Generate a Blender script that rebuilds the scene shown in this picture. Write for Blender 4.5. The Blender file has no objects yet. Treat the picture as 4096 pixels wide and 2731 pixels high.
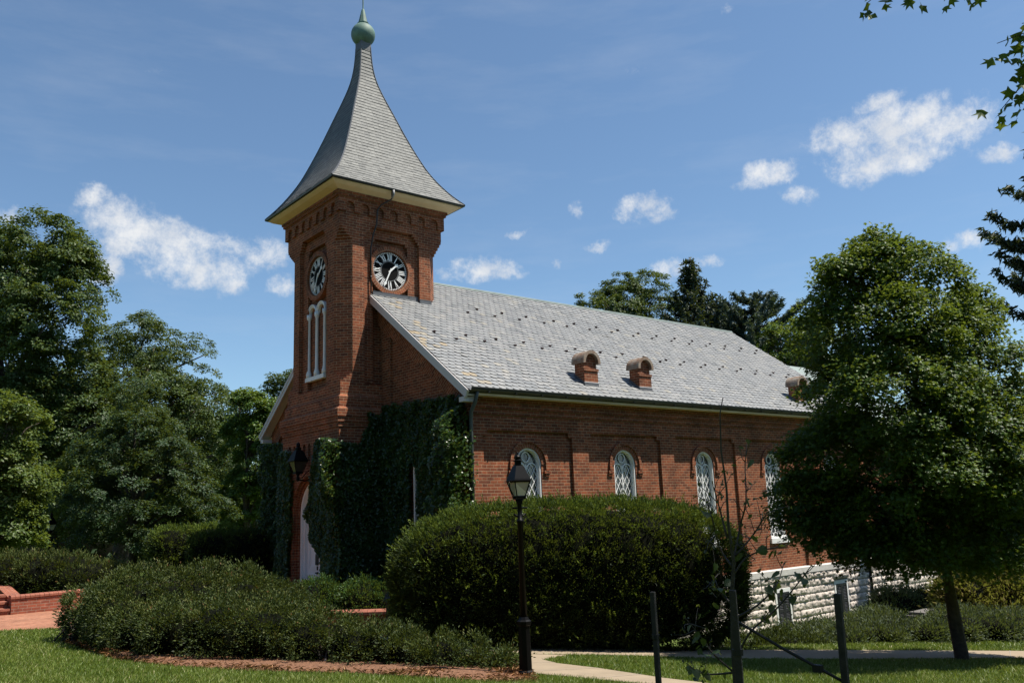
import bpy, math, random
import numpy as np
from mathutils import Vector, Matrix
PI = math.pi
R_ = math.radians
sc = bpy.context.scene
COL = sc.collection

# ------------------------------------------------------------------ camera
YAW, PITCH, ROLL = R_(50.70), R_(11.25), R_(-2.18)
fw = Vector((math.cos(YAW) * math.cos(PITCH), math.sin(YAW) * math.cos(PITCH), math.sin(PITCH)))
r0 = Vector((math.sin(YAW), -math.cos(YAW), 0))
u0 = r0.cross(fw)
rt = math.cos(ROLL) * r0 + math.sin(ROLL) * u0
up = -math.sin(ROLL) * r0 + math.cos(ROLL) * u0
cam_d = bpy.data.cameras.new('camera')
cam = bpy.data.objects.new('camera', cam_d)
COL.objects.link(cam)
cam.matrix_world = Matrix(((rt.x, up.x, -fw.x, 0), (rt.y, up.y, -fw.y, 0), (rt.z, up.z, -fw.z, 0), (0, 0, 0, 1)))
cam_d.sensor_width = 36
cam_d.lens = 29.956
cam_d.clip_start = 0.05
cam_d.clip_end = 2000
sc.camera = cam

# ------------------------------------------------------------------ light
SUN = Vector((0.97, -1.0, 2.9)).normalized()
EL = math.asin(SUN.z)
AZ = math.atan2(SUN.x, SUN.y)
sun_d = bpy.data.lights.new('sun', 'SUN')
sun_d.energy = 5.0
sun_d.angle = R_(0.53)
sun_d.color = (1.0, 0.93, 0.82)
sun = bpy.data.objects.new('sun', sun_d)
COL.objects.link(sun)
sun.rotation_euler = SUN.to_track_quat('Z', 'Y').to_euler()
sun.location = (30, -30, 80)
sc.view_settings.view_transform = 'Standard'
sc.view_settings.look = 'None'
sc.view_settings.exposure = 0.66
sc.view_settings.gamma = 1.0
sc.render.engine = 'CYCLES'
sc.cycles.use_denoising = True
sc.cycles.max_bounces = 6
sc.cycles.diffuse_bounces = 3
sc.cycles.glossy_bounces = 2
sc.cycles.transmission_bounces = 3
sc.cycles.transparent_max_bounces = 4
sc.cycles.caustics_reflective = False
sc.cycles.caustics_refractive = False

world = bpy.data.worlds.new('World')
sc.world = world
world.use_nodes = True
wt = world.node_tree
wt.nodes.clear()


class NT:
    """small helper for wiring nodes"""
    def __init__(s, tree):
        s.t = tree

    def n(s, kind, ins=None, **props):
        nd = s.t.nodes.new(kind)
        for k, v in props.items():
            setattr(nd, k, v)
        for k, v in (ins or {}).items():
            s.set(nd.inputs[k], v)
        return nd

    def set(s, sock, v):
        if isinstance(v, bpy.types.NodeSocket):
            s.t.links.new(v, sock)
        elif isinstance(v, bpy.types.Node):
            s.t.links.new(v.outputs[0], sock)
        else:
            sock.default_value = v

    def math(s, op, a, b=None, c=None, clamp=False):
        nd = s.t.nodes.new('ShaderNodeMath')
        nd.operation = op
        nd.use_clamp = clamp
        for i, v in enumerate((a, b, c)):
            if v is not None:
                s.set(nd.inputs[i], v)
        return nd.outputs[0]

    def mix(s, fac, a, b, blend='MIX'):
        nd = s.t.nodes.new('ShaderNodeMix')
        nd.data_type = 'RGBA'
        nd.blend_type = blend
        s.set(nd.inputs[0], fac)
        s.set(nd.inputs[6], a if not isinstance(a, tuple) else (*a[:3], 1))
        s.set(nd.inputs[7], b if not isinstance(b, tuple) else (*b[:3], 1))
        return nd.outputs[2]

    def ramp(s, fac, stops):
        nd = s.t.nodes.new('ShaderNodeValToRGB')
        cr = nd.color_ramp
        while len(cr.elements) < len(stops):
            cr.elements.new(0.5)
        for e, (p, c) in zip(cr.elements, stops):
            e.position = p
            e.color = (*c[:3], 1)
        s.set(nd.inputs[0], fac)
        return nd.outputs[0]


W = NT(wt)
sky = W.n('ShaderNodeTexSky', sky_type='NISHITA', sun_disc=False, sun_elevation=EL, sun_rotation=AZ, altitude=300.0,
          air_density=1.0, dust_density=0.6, ozone_density=2.0)
skycol = W.n('ShaderNodeHueSaturation', {'Saturation': 0.95, 'Value': 1.0, 'Color': sky.outputs[0]})
skyblue = W.mix(1.0, skycol.outputs[0], (0.74, 0.87, 0.92), 'MULTIPLY')
tc = W.n('ShaderNodeTexCoord')
# small cumulus clouds: azimuth, elevation (degrees), angular half sizes, weight
CLOUDS = [(77.85, 19.62, 0.0194, 0.0153, 1), (76.41, 18.48, 0.0358, 0.023, 0.9), (74.83, 17.57, 0.046, 0.0245, 1), (71.91, 16.59, 0.0562, 0.0281, 1), (70.27, 15.87, 0.0383, 0.023, 1), (68.38, 17.07, 0.0562, 0.0164, 0.8), (66.41, 16.89, 0.0307, 0.0153, 0.7), (77.01, 15.66, 0.0184, 0.0184, 0.95), (66.1, 15.07, 0.0194, 0.0102, 0.7), (69.29, 14.73, 0.0102, 0.0036, 0.6), (73.13, 17.31, 0.0409, 0.0204, 0.8), (27.62, 22.19, 0.0383, 0.023, 0.95), (25.21, 22.37, 0.0409, 0.023, 1), (23.16, 22.32, 0.0409, 0.0204, 1), (26.77, 20.45, 0.0409, 0.0204, 1), (24.16, 20.6, 0.0562, 0.0215, 1), (21.52, 21.57, 0.0409, 0.0215, 1), (25.54, 23.87, 0.0281, 0.0112, 0.75), (19.99, 22.08, 0.0281, 0.0194, 0.7), (18.73, 19.52, 0.0245, 0.0092, 0.75), (28.79, 21.48, 0.023, 0.0082, 0.7), (32.21, 20.68, 0.0317, 0.0153, 0.85), (33.54, 20.18, 0.0255, 0.0082, 0.65), (30.73, 18.95, 0.0204, 0.0123, 0.75), (40.92, 19.76, 0.0266, 0.0133, 0.95), (41.87, 19.13, 0.0204, 0.0102, 0.8), (40.08, 18.97, 0.0153, 0.0112, 0.75), (50.08, 18.43, 0.0164, 0.0051, 0.7), (44.86, 17.29, 0.0194, 0.0061, 0.7), (45.69, 19.61, 0.0072, 0.0102, 0.6), (52.51, 16.25, 0.0358, 0.0133, 0.85), (54.35, 15.57, 0.0255, 0.0082, 0.75), (38.15, 15.51, 0.0358, 0.0102, 0.85), (39.49, 15.21, 0.023, 0.0112, 0.85), (47.57, 16.49, 0.0061, 0.0077, 0.5), (21.39, 14.72, 0.0215, 0.0112, 0.8), (82.48, 17.87, 0.0143, 0.0092, 0.8), (34.39, 31.14, 0.0072, 0.0061, 0.5), (75.84, 26.9, 0.0562, 0.0133, 0.25), (41.63, 28.23, 0.0281, 0.0092, 0.25), (43.61, 26.93, 0.0153, 0.0072, 0.3), (50.39, 16.04, 0.0204, 0.0061, 0.5), (25.36, 15.14, 0.0307, 0.0061, 0.2)]
dirv = tc.outputs['Generated']
nz1 = W.n('ShaderNodeTexNoise', {'Vector': dirv, 'Scale': 22.0, 'Detail': 7.0, 'Roughness': 0.62})
warp = W.n('ShaderNodeVectorMath', {0: nz1.outputs['Color'], 1: (0.5, 0.5, 0.5)}, operation='SUBTRACT')
warp2 = W.n('ShaderNodeVectorMath', {0: warp.outputs[0], 'Scale': 0.035}, operation='SCALE')
dw = W.n('ShaderNodeVectorMath', {0: dirv, 1: warp2.outputs[0]}, operation='ADD').outputs[0]
acc = None
for az, el, sa, sb, wgt in CLOUDS:
    a, e = R_(az), R_(el)
    c = Vector((math.cos(a) * math.cos(e), math.sin(a) * math.cos(e), math.sin(e)))
    e1 = Vector((math.sin(a), -math.cos(a), 0))
    e2 = e1.cross(c)
    k = 1.5
    e1 = e1 / (sa * k)
    e2 = e2 / (sb * k)
    d1 = W.n('ShaderNodeVectorMath', {0: dw, 1: tuple(e1)}, operation='DOT_PRODUCT').outputs['Value']
    d2 = W.n('ShaderNodeVectorMath', {0: dw, 1: tuple(e2)}, operation='DOT_PRODUCT').outputs['Value']
    r2 = W.math('MULTIPLY_ADD', d1, d1, W.math('MULTIPLY', d2, d2))
    v = W.math('MULTIPLY', W.math('SUBTRACT', 1.0, r2, clamp=True), wgt)
    acc = v if acc is None else W.math('MAXIMUM', acc, v)
# only the front half of the sky carries these clouds
front = W.n('ShaderNodeVectorMath', {0: dirv, 1: (0.63, 0.77, 0.0)}, operation='DOT_PRODUCT').outputs['Value']
acc = W.math('MULTIPLY', acc, W.math('GREATER_THAN', front, 0.0))
nz2 = W.n('ShaderNodeTexNoise', {'Vector': dirv, 'Scale': 30.0, 'Detail': 11.0, 'Roughness': 0.70})
dens = W.math('ADD', acc, W.math('MULTIPLY', W.math('SUBTRACT', nz2.outputs[0], 0.5), 2.5))
mr = W.n('ShaderNodeMapRange', {'Value': dens, 'From Min': 0.26, 'From Max': 1.30, 'To Min': 0.0, 'To Max': 1.0}, interpolation_type='SMOOTHSTEP')
cmask = W.math('MULTIPLY', mr.outputs[0], W.math('MULTIPLY', acc, 1.9, clamp=True))
# thin cirrus veil towards the horizon
nz3 = W.n('ShaderNodeTexNoise', {'Vector': W.n('ShaderNodeMapping', {'Vector': dirv, 'Scale': (1.0, 1.0, 5.0)}).outputs[0], 'Scale': 4.0, 'Detail': 6.0, 'Roughness': 0.6})
veil = W.math('MULTIPLY', W.n('ShaderNodeMapRange', {'Value': nz3.outputs[0], 'From Min': 0.5, 'From Max': 0.8}).outputs[0], 0.10)
SKYK = 1.0
cloudc = W.mix(W.n('ShaderNodeMapRange', {'Value': nz1.outputs[0], 'From Min': .38, 'From Max': .6}).outputs[0], (4.6, 4.8, 5.1), (5.7, 5.75, 5.8))
final = W.mix(W.math('MAXIMUM', W.math('MULTIPLY', cmask, 0.93), veil), skyblue, cloudc)
bg = W.n('ShaderNodeBackground', {'Color': final, 'Strength': 0.10})
W.n('ShaderNodeOutputWorld', {'Surface': bg.outputs[0]})


# ------------------------------------------------------------------ terrain function
def sstep(a, b, t):
    t = np.clip((t - a) / (b - a), 0, 1)
    return t * t * (3 - 2 * t)


def g(x, y):
    xx = np.clip(x, -20, 32)
    pl = -1.65 - .0761 * xx - .0104 * np.clip(y, -20, 60)
    pl = pl - .40 * sstep(10.9, 13.6, y) * sstep(13, 17, x) * (1 - sstep(30, 44, y))
    w = sstep(17, 21, y) * (1 - sstep(11.5, 14, x))
    return pl * (1 - w) - 2.1 * w


# ------------------------------------------------------------------ materials
MATS = {}


def new_mat(name):
    m = bpy.data.materials.new(name)
    m.use_nodes = True
    m.node_tree.nodes.clear()
    MATS[name] = m
    return m, NT(m.node_tree)


def finish(N, bsdf):
    N.n('ShaderNodeOutputMaterial', {'Surface': bsdf})


def plain(name, col, rough=.6, metal=0.0, spec=.5, nscale=3.0, namt=.25, bump=0.0, bscale=40.0, col2=None):
    m, N = new_mat(name)
    tcd = N.n('ShaderNodeTexCoord')
    nz = N.n('ShaderNodeTexNoise', {'Vector': tcd.outputs['Object'], 'Scale': nscale, 'Detail': 6.0, 'Roughness': .6})
    c2 = col2 if col2 else tuple(c * (1 - namt) for c in col)
    c1 = tuple(min(1, c * (1 + namt * .5)) for c in col)
    f = N.n('ShaderNodeMapRange', {'Value': nz.outputs[0], 'From Min': .3, 'From Max': .7})
    c = N.mix(f.outputs[0], c2, c1)
    b = N.n('ShaderNodeBsdfPrincipled', {'Base Color': c, 'Roughness': rough, 'Metallic': metal, 'Specular IOR Level': spec})
    if bump:
        nb = N.n('ShaderNodeTexNoise', {'Vector': tcd.outputs['Object'], 'Scale': bscale, 'Detail': 5.0})
        bp = N.n('ShaderNodeBump', {'Height': nb.outputs[0], 'Strength': bump, 'Distance': .02})
        N.set(b.inputs['Normal'], bp)
    finish(N, b.outputs[0])
    return m


def brick_mat(name, c1, c2, mortar, bw=.213, bh=.0767, ms=.0052, stain=.35, dark_soot=0.0):
    m, N = new_mat(name)
    uv = N.n('ShaderNodeUVMap')
    tcd = N.n('ShaderNodeTexCoord')
    wob = N.n('ShaderNodeTexNoise', {'Vector': uv.outputs[0], 'Scale': 5.0, 'Detail': 2.0})
    uvw = N.n('ShaderNodeVectorMath', {0: uv.outputs[0], 1: N.n('ShaderNodeVectorMath', {0: wob.outputs['Color'], 'Scale': .008}, operation='SCALE').outputs[0]}, operation='ADD')
    bt = N.n('ShaderNodeTexBrick', {'Vector': uvw.outputs[0], 'Color1': (*c1, 1), 'Color2': (*c2, 1), 'Mortar': (*mortar, 1), 'Scale': 1.0, 'Mortar Size': ms, 'Mortar Smooth': .25, 'Bias': -.15, 'Brick Width': bw, 'Row Height': bh})
    nz = N.n('ShaderNodeTexNoise', {'Vector': tcd.outputs['Object'], 'Scale': 1.1, 'Detail': 7.0, 'Roughness': .65})
    f = N.n('ShaderNodeMapRange', {'Value': nz.outputs[0], 'From Min': .32, 'From Max': .68, 'To Min': 1 - stain, 'To Max': 1.15})
    nf = N.n('ShaderNodeTexNoise', {'Vector': tcd.outputs['Object'], 'Scale': 9.0, 'Detail': 3.0})
    ff = N.n('ShaderNodeMapRange', {'Value': nf.outputs[0], 'From Min': .3, 'From Max': .7, 'To Min': .8, 'To Max': 1.2})
    k = N.math('MULTIPLY', f.outputs[0], ff.outputs[0])
    c = N.n('ShaderNodeVectorMath', {0: bt.outputs['Color'], 'Scale': k}, operation='SCALE')
    b = N.n('ShaderNodeBsdfPrincipled', {'Base Color': c.outputs[0], 'Roughness': .88, 'Specular IOR Level': .25})
    bp = N.n('ShaderNodeBump', {'Height': bt.outputs['Fac'], 'Strength': .6, 'Distance': -.01})
    N.set(b.inputs['Normal'], bp)
    finish(N, b.outputs[0])
    return m


def leaf_mat(name, stops, rough=.5, trans=.3, spec=.35):
    """foliage: colour from each leaf's own tint value, some light passes through"""
    m, N = new_mat(name)
    at = N.n('ShaderNodeAttribute', attribute_name='tint')
    c = N.ramp(at.outputs['Fac'], stops)
    b = N.n('ShaderNodeBsdfPrincipled', {'Base Color': c, 'Roughness': rough, 'Specular IOR Level': spec})
    tl = N.n('ShaderNodeBsdfTranslucent', {'Color': N.mix(.5, c, (.35, .42, .04), 'MIX')})
    mx = N.n('ShaderNodeMixShader', {0: trans, 1: b.outputs[0], 2: tl.outputs[0]})
    finish(N, mx.outputs[0])
    return m


def tint_mat(name, stops, rough=.7, spec=.4, streak=None):
    m, N = new_mat(name)
    at = N.n('ShaderNodeAttribute', attribute_name='tint')
    c = N.ramp(at.outputs['Fac'], stops)
    tcd = N.n('ShaderNodeTexCoord')
    nz = N.n('ShaderNodeTexNoise', {'Vector': tcd.outputs['Object'], 'Scale': 14.0, 'Detail': 5.0})
    c = N.mix(.35, c, N.ramp(nz.outputs[0], [(.3, (.25, .25, .25)), (.7, (.8, .8, .8))]), 'OVERLAY')
    if streak:
        ns = N.n('ShaderNodeTexNoise', {'Vector': tcd.outputs['Object'], 'Scale': .8, 'Detail': 6.0, 'Roughness': .7})
        c = N.mix(N.n('ShaderNodeMapRange', {'Value': ns.outputs[0], 'From Min': .55, 'From Max': .8, 'To Max': .35}).outputs[0], c, streak)
    b = N.n('ShaderNodeBsdfPrincipled', {'Base Color': c, 'Roughness': rough, 'Specular IOR Level': spec})
    finish(N, b.outputs[0])
    return m


brick_mat('brick', (.265, .078, .034), (.112, .038, .022), (.40, .29, .18))
brick_mat('brick_arch', (.27, .083, .038), (.12, .044, .025), (.36, .26, .16), bw=.0767, bh=.213)
brick_mat('brick_garden', (.30, .09, .05), (.20, .062, .04), (.34, .26, .20), bw=.205, bh=.072, stain=.15)
brick_mat('brick_paving', (.33, .15, .09), (.25, .105, .065), (.30, .21, .15), bw=.2, bh=.1, ms=.004, stain=.12)
plain('coping', (.30, .105, .065), .85, nscale=8, namt=.35, bump=.3)
tint_mat('slate', [(0, (.145, .155, .163)), (.5, (.205, .212, .215)), (.8, (.245, .245, .238)), (.93, (.27, .255, .215)), (1, (.27, .215, .14))], rough=.62, streak=(.27, .26, .215))
plain('slate_underlay', (.045, .048, .052), .9, nscale=6)
tint_mat('spire_slate', [(0, (.105, .11, .108)), (.5, (.14, .144, .138)), (1, (.175, .178, .168))], rough=.68)
plain('lead_grey', (.10, .105, .115), .6, nscale=4)
plain('copper_patina', (.105, .185, .15), .65, nscale=2.2, namt=.45, col2=(.045, .08, .068))
plain('ridge_copper', (.21, .26, .245), .6, nscale=1.5, namt=.3)
plain('cream_paint', (.72, .56, .37), .6, nscale=2, namt=.12)
plain('white_paint', (.78, .78, .77), .5, nscale=3, namt=.08)
plain('barge_paint', (.58, .55, .54), .6, nscale=3, namt=.08)
plain('door_white', (.82, .83, .85), .55, nscale=3, namt=.06)
plain('black_paint', (.003, .003, .0035), .42, nscale=5, namt=.2, spec=.14)
plain('dark_metal', (.02, .021, .022), .45, nscale=5, namt=.3)
plain('gutter_metal', (.022, .024, .024), .4, nscale=3, namt=.3)
plain('pipe_green', (.065, .08, .077), .45, nscale=3, namt=.35)
plain('pipe_grey', (.28, .28, .28), .45, nscale=3, namt=.3)
plain('lantern_glass_dark', (.05, .042, .035), .2, nscale=3)
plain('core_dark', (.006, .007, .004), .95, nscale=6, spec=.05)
plain('rust', (.07, .035, .03), .8, nscale=20, namt=.4)
plain('clock_black', (.005, .005, .005), .8, nscale=5, spec=.1)
plain('clock_white', (.82, .82, .80), .5, nscale=5, namt=.05)
plain('concrete', (.285, .225, .155), .9, nscale=2.5, namt=.14, bump=.15, bscale=90)
plain('concrete_cap', (.26, .24, .20), .9, nscale=6, namt=.3, bump=.3, col2=(.17, .08, .04))
plain('stone', (.58, .52, .47), .9, nscale=3.5, namt=.25, bump=.7, bscale=28, col2=(.42, .36, .31))
plain('stone_smooth', (.56, .54, .51), .85, nscale=5, namt=.15, bump=.15, bscale=60)
plain('mortar_grey', (.30, .27, .24), .95, nscale=9)
plain('shutter_paint', (.018, .019, .020), .5, nscale=9, namt=.3)
plain('mulch', (.20, .095, .05), .95, nscale=26, namt=.6, bump=.9, bscale=55)
plain('bark', (.075, .058, .045), .95, nscale=14, namt=.5, bump=.8, bscale=30)
plain('bark_young', (.055, .045, .042), .8, nscale=30, namt=.4, bump=.3)
plain('stake_wood', (.036, .032, .029), .9, nscale=18, namt=.45, bump=.3, bscale=60)
plain('strap', (.008, .008, .009), .7, nscale=9)
plain('soil', (.03, .024, .017), .95, nscale=6)
plain('bench_stone', (.13, .12, .11), .9, nscale=6, namt=.3)
plain('car_white', (.75, .75, .75), .3, nscale=2, namt=.03)
plain('tyre', (.015, .015, .015), .8, nscale=9)
plain('kerb_yellow', (.55, .35, .05), .8, nscale=4, namt=.2)


def glass(name, col, rough=.05, spec=.5):
    m, N = new_mat(name)
    tcd = N.n('ShaderNodeTexCoord')
    nz = N.n('ShaderNodeTexNoise', {'Vector': tcd.outputs['Object'], 'Scale': 6.0, 'Detail': 2.0})
    bp = N.n('ShaderNodeBump', {'Height': nz.outputs[0], 'Strength': .12, 'Distance': .02})
    vo = N.n('ShaderNodeTexVoronoi', {'Vector': tcd.outputs['Object'], 'Scale': 5.0})
    c = N.mix(N.n('ShaderNodeSeparateColor', {0: vo.outputs['Color']}).outputs[0], col, tuple(c * 4 for c in col))
    b = N.n('ShaderNodeBsdfPrincipled', {'Base Color': c, 'Roughness': rough, 'Specular IOR Level': spec, 'Normal': bp.outputs[0]})
    finish(N, b.outputs[0])


glass('window_glass', (.02, .022, .026), .06, .8)
glass('lamp_glass', (.20, .19, .16), .18, .5)
m_, N_ = new_mat('lawn')
tcd = N_.n('ShaderNodeTexCoord')
na = N_.n('ShaderNodeTexNoise', {'Vector': tcd.outputs['Object'], 'Scale': .9, 'Detail': 7.0, 'Roughness': .65})
nb = N_.n('ShaderNodeTexNoise', {'Vector': tcd.outputs['Object'], 'Scale': 40.0, 'Detail': 4.0})
ca = N_.ramp(na.outputs[0], [(.3, (.05, .085, .014)), (.52, (.075, .115, .02)), (.72, (.12, .135, .04))])
cb = N_.mix(.5, ca, N_.ramp(nb.outputs[0], [(.3, (.2, .2, .2)), (.7, (.8, .8, .8))]), 'OVERLAY')
bb = N_.n('ShaderNodeBsdfPrincipled', {'Base Color': cb, 'Roughness': .85, 'Specular IOR Level': .2})
N_.set(bb.inputs['Normal'], N_.n('ShaderNodeBump', {'Height': nb.outputs[0], 'Strength': .9, 'Distance': .03}))
finish(N_, bb.outputs[0])

leaf_mat('grass_blade', [(0, (.065, .11, .015)), (.5, (.13, .19, .03)), (.85, (.23, .265, .07)), (1, (.37, .33, .16))], .5, .3)
leaf_mat('leaf_oak', [(0, (.020, .040, .011)), (.5, (.044, .080, .021)), (1, (.085, .13, .032))], .5, .2, .3)
leaf_mat('leaf_dark', [(0, (.011, .028, .010)), (.5, (.023, .054, .018)), (1, (.048, .085, .026))], .52, .2, .28)
leaf_mat('leaf_bright', [(0, (.04, .075, .014)), (.5, (.075, .12, .024)), (1, (.14, .17, .036))], .5, .3)
leaf_mat('leaf_green', [(0, (.04, .085, .015)), (.5, (.075, .14, .025)), (1, (.12, .19, .035))], .45, .3)
leaf_mat('leaf_maple', [(0, (.015, .040, .007)), (.5, (.040, .085, .011)), (.82, (.08, .14, .016)), (1, (.15, .19, .02))], .48, .28, .25)
leaf_mat('leaf_spruce', [(0, (.010, .022, .013)), (.5, (.022, .042, .022)), (1, (.05, .07, .035))], .6, .1)
leaf_mat('leaf_cedar', [(0, (.025, .05, .045)), (.5, (.05, .085, .07)), (1, (.09, .13, .10))], .6, .1)
leaf_mat('leaf_yew', [(0, (.012, .022, .007)), (.45, (.034, .054, .015)), (.8, (.075, .10, .024)), (.97, (.12, .125, .04)), (1, (.17, .08, .035))], .55, .12, .2)
leaf_mat('leaf_hedge', [(0, (.010, .02, .007)), (.45, (.022, .042, .012)), (.8, (.07, .115, .02)), (1, (.17, .22, .03))], .55, .2, .2)
leaf_mat('leaf_box', [(0, (.018, .05, .012)), (.5, (.045, .10, .022)), (1, (.09, .16, .036))], .5, .2)
leaf_mat('leaf_sage', [(0, (.035, .055, .028)), (.5, (.075, .105, .055)), (.9, (.13, .155, .085)), (1, (.22, .16, .07))], .6, .2)
leaf_mat('leaf_copper', [(0, (.05, .055, .015)), (.4, (.13, .105, .03)), (.75, (.22, .17, .06)), (1, (.30, .24, .13))], .4, .25)
leaf_mat('leaf_ivy', [(0, (.012, .030, .007)), (.5, (.030, .066, .014)), (.85, (.075, .135, .025)), (1, (.26, .27, .06))], .34, .28, .5)
leaf_mat('leaf_redbud', [(0, (.02, .04, .012)), (.6, (.035, .06, .02)), (1, (.05, .05, .025))], .5, .3)


# ------------------------------------------------------------------ mesh helpers
def uv_faces(me):
    """metric UVs: u along the horizontal tangent of each face, v up the face"""
    nl = len(me.loops)
    np_ = len(me.polygons)
    if not np_:
        return
    co = np.empty(len(me.vertices) * 3, np.float32)
    me.vertices.foreach_get('co', co)
    co = co.reshape(-1, 3)
    li = np.empty(nl, np.int32)
    me.loops.foreach_get('vertex_index', li)
    nm = np.empty(np_ * 3, np.float32)
    me.polygons.foreach_get('normal', nm)
    nm = nm.reshape(-1, 3)
    tot = np.empty(np_, np.int32)
    me.polygons.foreach_get('loop_total', tot)
    nn = np.repeat(nm, tot, axis=0)
    h = np.hypot(nn[:, 0], nn[:, 1])
    flat = h < .05
    t = np.stack([-nn[:, 1], nn[:, 0], np.zeros(len(nn))], 1) / np.maximum(h, 1e-6)[:, None]
    t[flat] = (1, 0, 0)
    b = np.cross(nn, t)
    s = np.where(b[:, 2] < 0, -1, 1)
    b = b * s[:, None]
    b[flat] = (0, 1, 0)
    p = co[li]
    uv = np.stack([(p * t).sum(1), (p * b).sum(1)], 1).astype(np.float32)
    l = me.uv_layers.new(name='UVMap')
    l.data.foreach_set('uv', uv.ravel())


def link(o, parent=None):
    COL.objects.link(o)
    if parent is not None:
        o.parent = parent
        if parent.type == 'EMPTY':
            o.location = -Vector(parent.location)
    return o


class MB:
    def __init__(s):
        s.v = []
        s.f = []
        s.uvrot = None

    def poly(s, pts):
        i = len(s.v)
        s.v += [tuple(p) for p in pts]
        s.f.append(tuple(range(i, i + len(pts))))

    def box(s, x0, x1, y0, y1, z0, z1):
        i = len(s.v)
        s.v += [(x0, y0, z0), (x1, y0, z0), (x1, y1, z0), (x0, y1, z0), (x0, y0, z1), (x1, y0, z1), (x1, y1, z1), (x0, y1, z1)]
        s.f += [(i, i + 3, i + 2, i + 1), (i + 4, i + 5, i + 6, i + 7), (i, i + 1, i + 5, i + 4), (i + 1, i + 2, i + 6, i + 5), (i + 2, i + 3, i + 7, i + 6), (i + 3, i, i + 4, i + 7)]

    def hexa(s, p):
        """8 points: 4 bottom, 4 top"""
        i = len(s.v)
        s.v += [tuple(q) for q in p]
        s.f += [(i, i + 3, i + 2, i + 1), (i + 4, i + 5, i + 6, i + 7), (i, i + 1, i + 5, i + 4), (i + 1, i + 2, i + 6, i + 5), (i + 2, i + 3, i + 7, i + 6), (i + 3, i, i + 4, i + 7)]

    def loft(s, rings, closed=True, cap=True):
        i = len(s.v)
        n = len(rings[0])
        for r in rings:
            s.v += [tuple(p) for p in r]
        for k in range(len(rings) - 1):
            for j in range(n if closed else n - 1):
                a = i + k * n + j
                b = i + k * n + (j + 1) % n
                s.f.append((a, b, b + n, a + n))
        if cap:
            s.f.append(tuple(i + j for j in range(n))[::-1])
            s.f.append(tuple(i + (len(rings) - 1) * n + j for j in range(n)))

    def tube(s, path, radii, n=8, cap=True):
        path = [Vector(p) for p in path]
        if not hasattr(radii, '__len__'):
            radii = [radii] * len(path)
        rings = []
        prev = None
        for k, p in enumerate(path):
            d = (path[min(k + 1, len(path) - 1)] - path[max(k - 1, 0)]).normalized()
            if prev is None:
                a = d.orthogonal().normalized()
            else:
                a = (prev - d * prev.dot(d))
                a = a.normalized() if a.length > 1e-5 else d.orthogonal().normalized()
            prev = a
            b = d.cross(a)
            rings.append([p + (a * math.cos(2 * PI * j / n) + b * math.sin(2 * PI * j / n)) * radii[k] for j in range(n)])
        s.loft(rings, True, cap)

    def lathe(s, c, prof, n=16, rot=0.0, cap=True):
        s.loft([[(c[0] + r * math.cos(rot + 2 * PI * j / n), c[1] + r * math.sin(rot + 2 * PI * j / n), z) for j in range(n)] for z, r in prof], True, cap)

    def build(s, name, mat, parent=None, smooth=False, uvrot=None):
        me = bpy.data.meshes.new(name)
        me.from_pydata(s.v, [], s.f)
        me.materials.append(MATS[mat])
        me.update()
        uv_faces(me)
        if uvrot is not None:
            l = me.uv_layers[0].data
            a = np.empty(len(l) * 2, np.float32)
            l.foreach_get('uv', a)
            a = a.reshape(-1, 2)
            c, q = math.cos(uvrot), math.sin(uvrot)
            a = np.stack([a[:, 0] * c - a[:, 1] * q, a[:, 0] * q + a[:, 1] * c], 1).astype(np.float32)
            l.foreach_set('uv', a.ravel())
        if smooth:
            me.polygons.foreach_set('use_smooth', [True] * len(me.polygons))
        o = bpy.data.objects.new(name, me)
        return link(o, parent)


def np_mesh(name, V, F, mats, parent=None, tint=None, midx=None, smooth=False):
    """V (n,3); F (m,k) all same k, or a list of such arrays"""
    Fs = F if isinstance(F, list) else [F]
    me = bpy.data.meshes.new(name)
    me.vertices.add(len(V))
    me.vertices.foreach_set('co', np.ascontiguousarray(V, np.float32).ravel())
    loops = np.concatenate([f.ravel() for f in Fs]).astype(np.int32)
    sizes = np.concatenate([np.full(len(f), f.shape[1], np.int32) for f in Fs])
    me.loops.add(len(loops))
    me.loops.foreach_set('vertex_index', loops)
    me.polygons.add(len(sizes))
    st = np.zeros(len(sizes), np.int32)
    st[1:] = np.cumsum(sizes)[:-1]
    me.polygons.foreach_set('loop_start', st)
    for m in (mats if isinstance(mats, (list, tuple)) else [mats]):
        me.materials.append(MATS[m])
    if midx is not None:
        me.polygons.foreach_set('material_index', midx.astype(np.int32))
    if smooth:
        me.polygons.foreach_set('use_smooth', np.ones(len(sizes), bool))
    me.update(calc_edges=True)
    if tint is not None:
        at = me.attributes.new('tint', 'FLOAT', 'POINT')
        at.data.foreach_set('value', np.ascontiguousarray(tint, np.float32))
    o = bpy.data.objects.new(name, me)
    return link(o, parent)


def thing(name, label, cat, loc, group=None):
    o = bpy.data.objects.new(name, None)
    o.empty_display_size = .3
    COL.objects.link(o)
    o.location = loc
    o['label'] = label
    o['category'] = cat
    if group:
        o['group'] = group
    return o


def tag(o, label=None, cat=None, group=None, kind=None):
    if label: o['label'] = label
    if cat: o['category'] = cat
    if group: o['group'] = group
    if kind: o['kind'] = kind
    return o


def dup(root, loc, label):
    r = root.copy()
    COL.objects.link(r)
    r.location = loc
    r['label'] = label
    for ch in list(root.children):
        c = ch.copy()
        COL.objects.link(c)
        c.parent = r
        for gch in ch.children:
            d = gch.copy()
            COL.objects.link(d)
            d.parent = c
    return r

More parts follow.
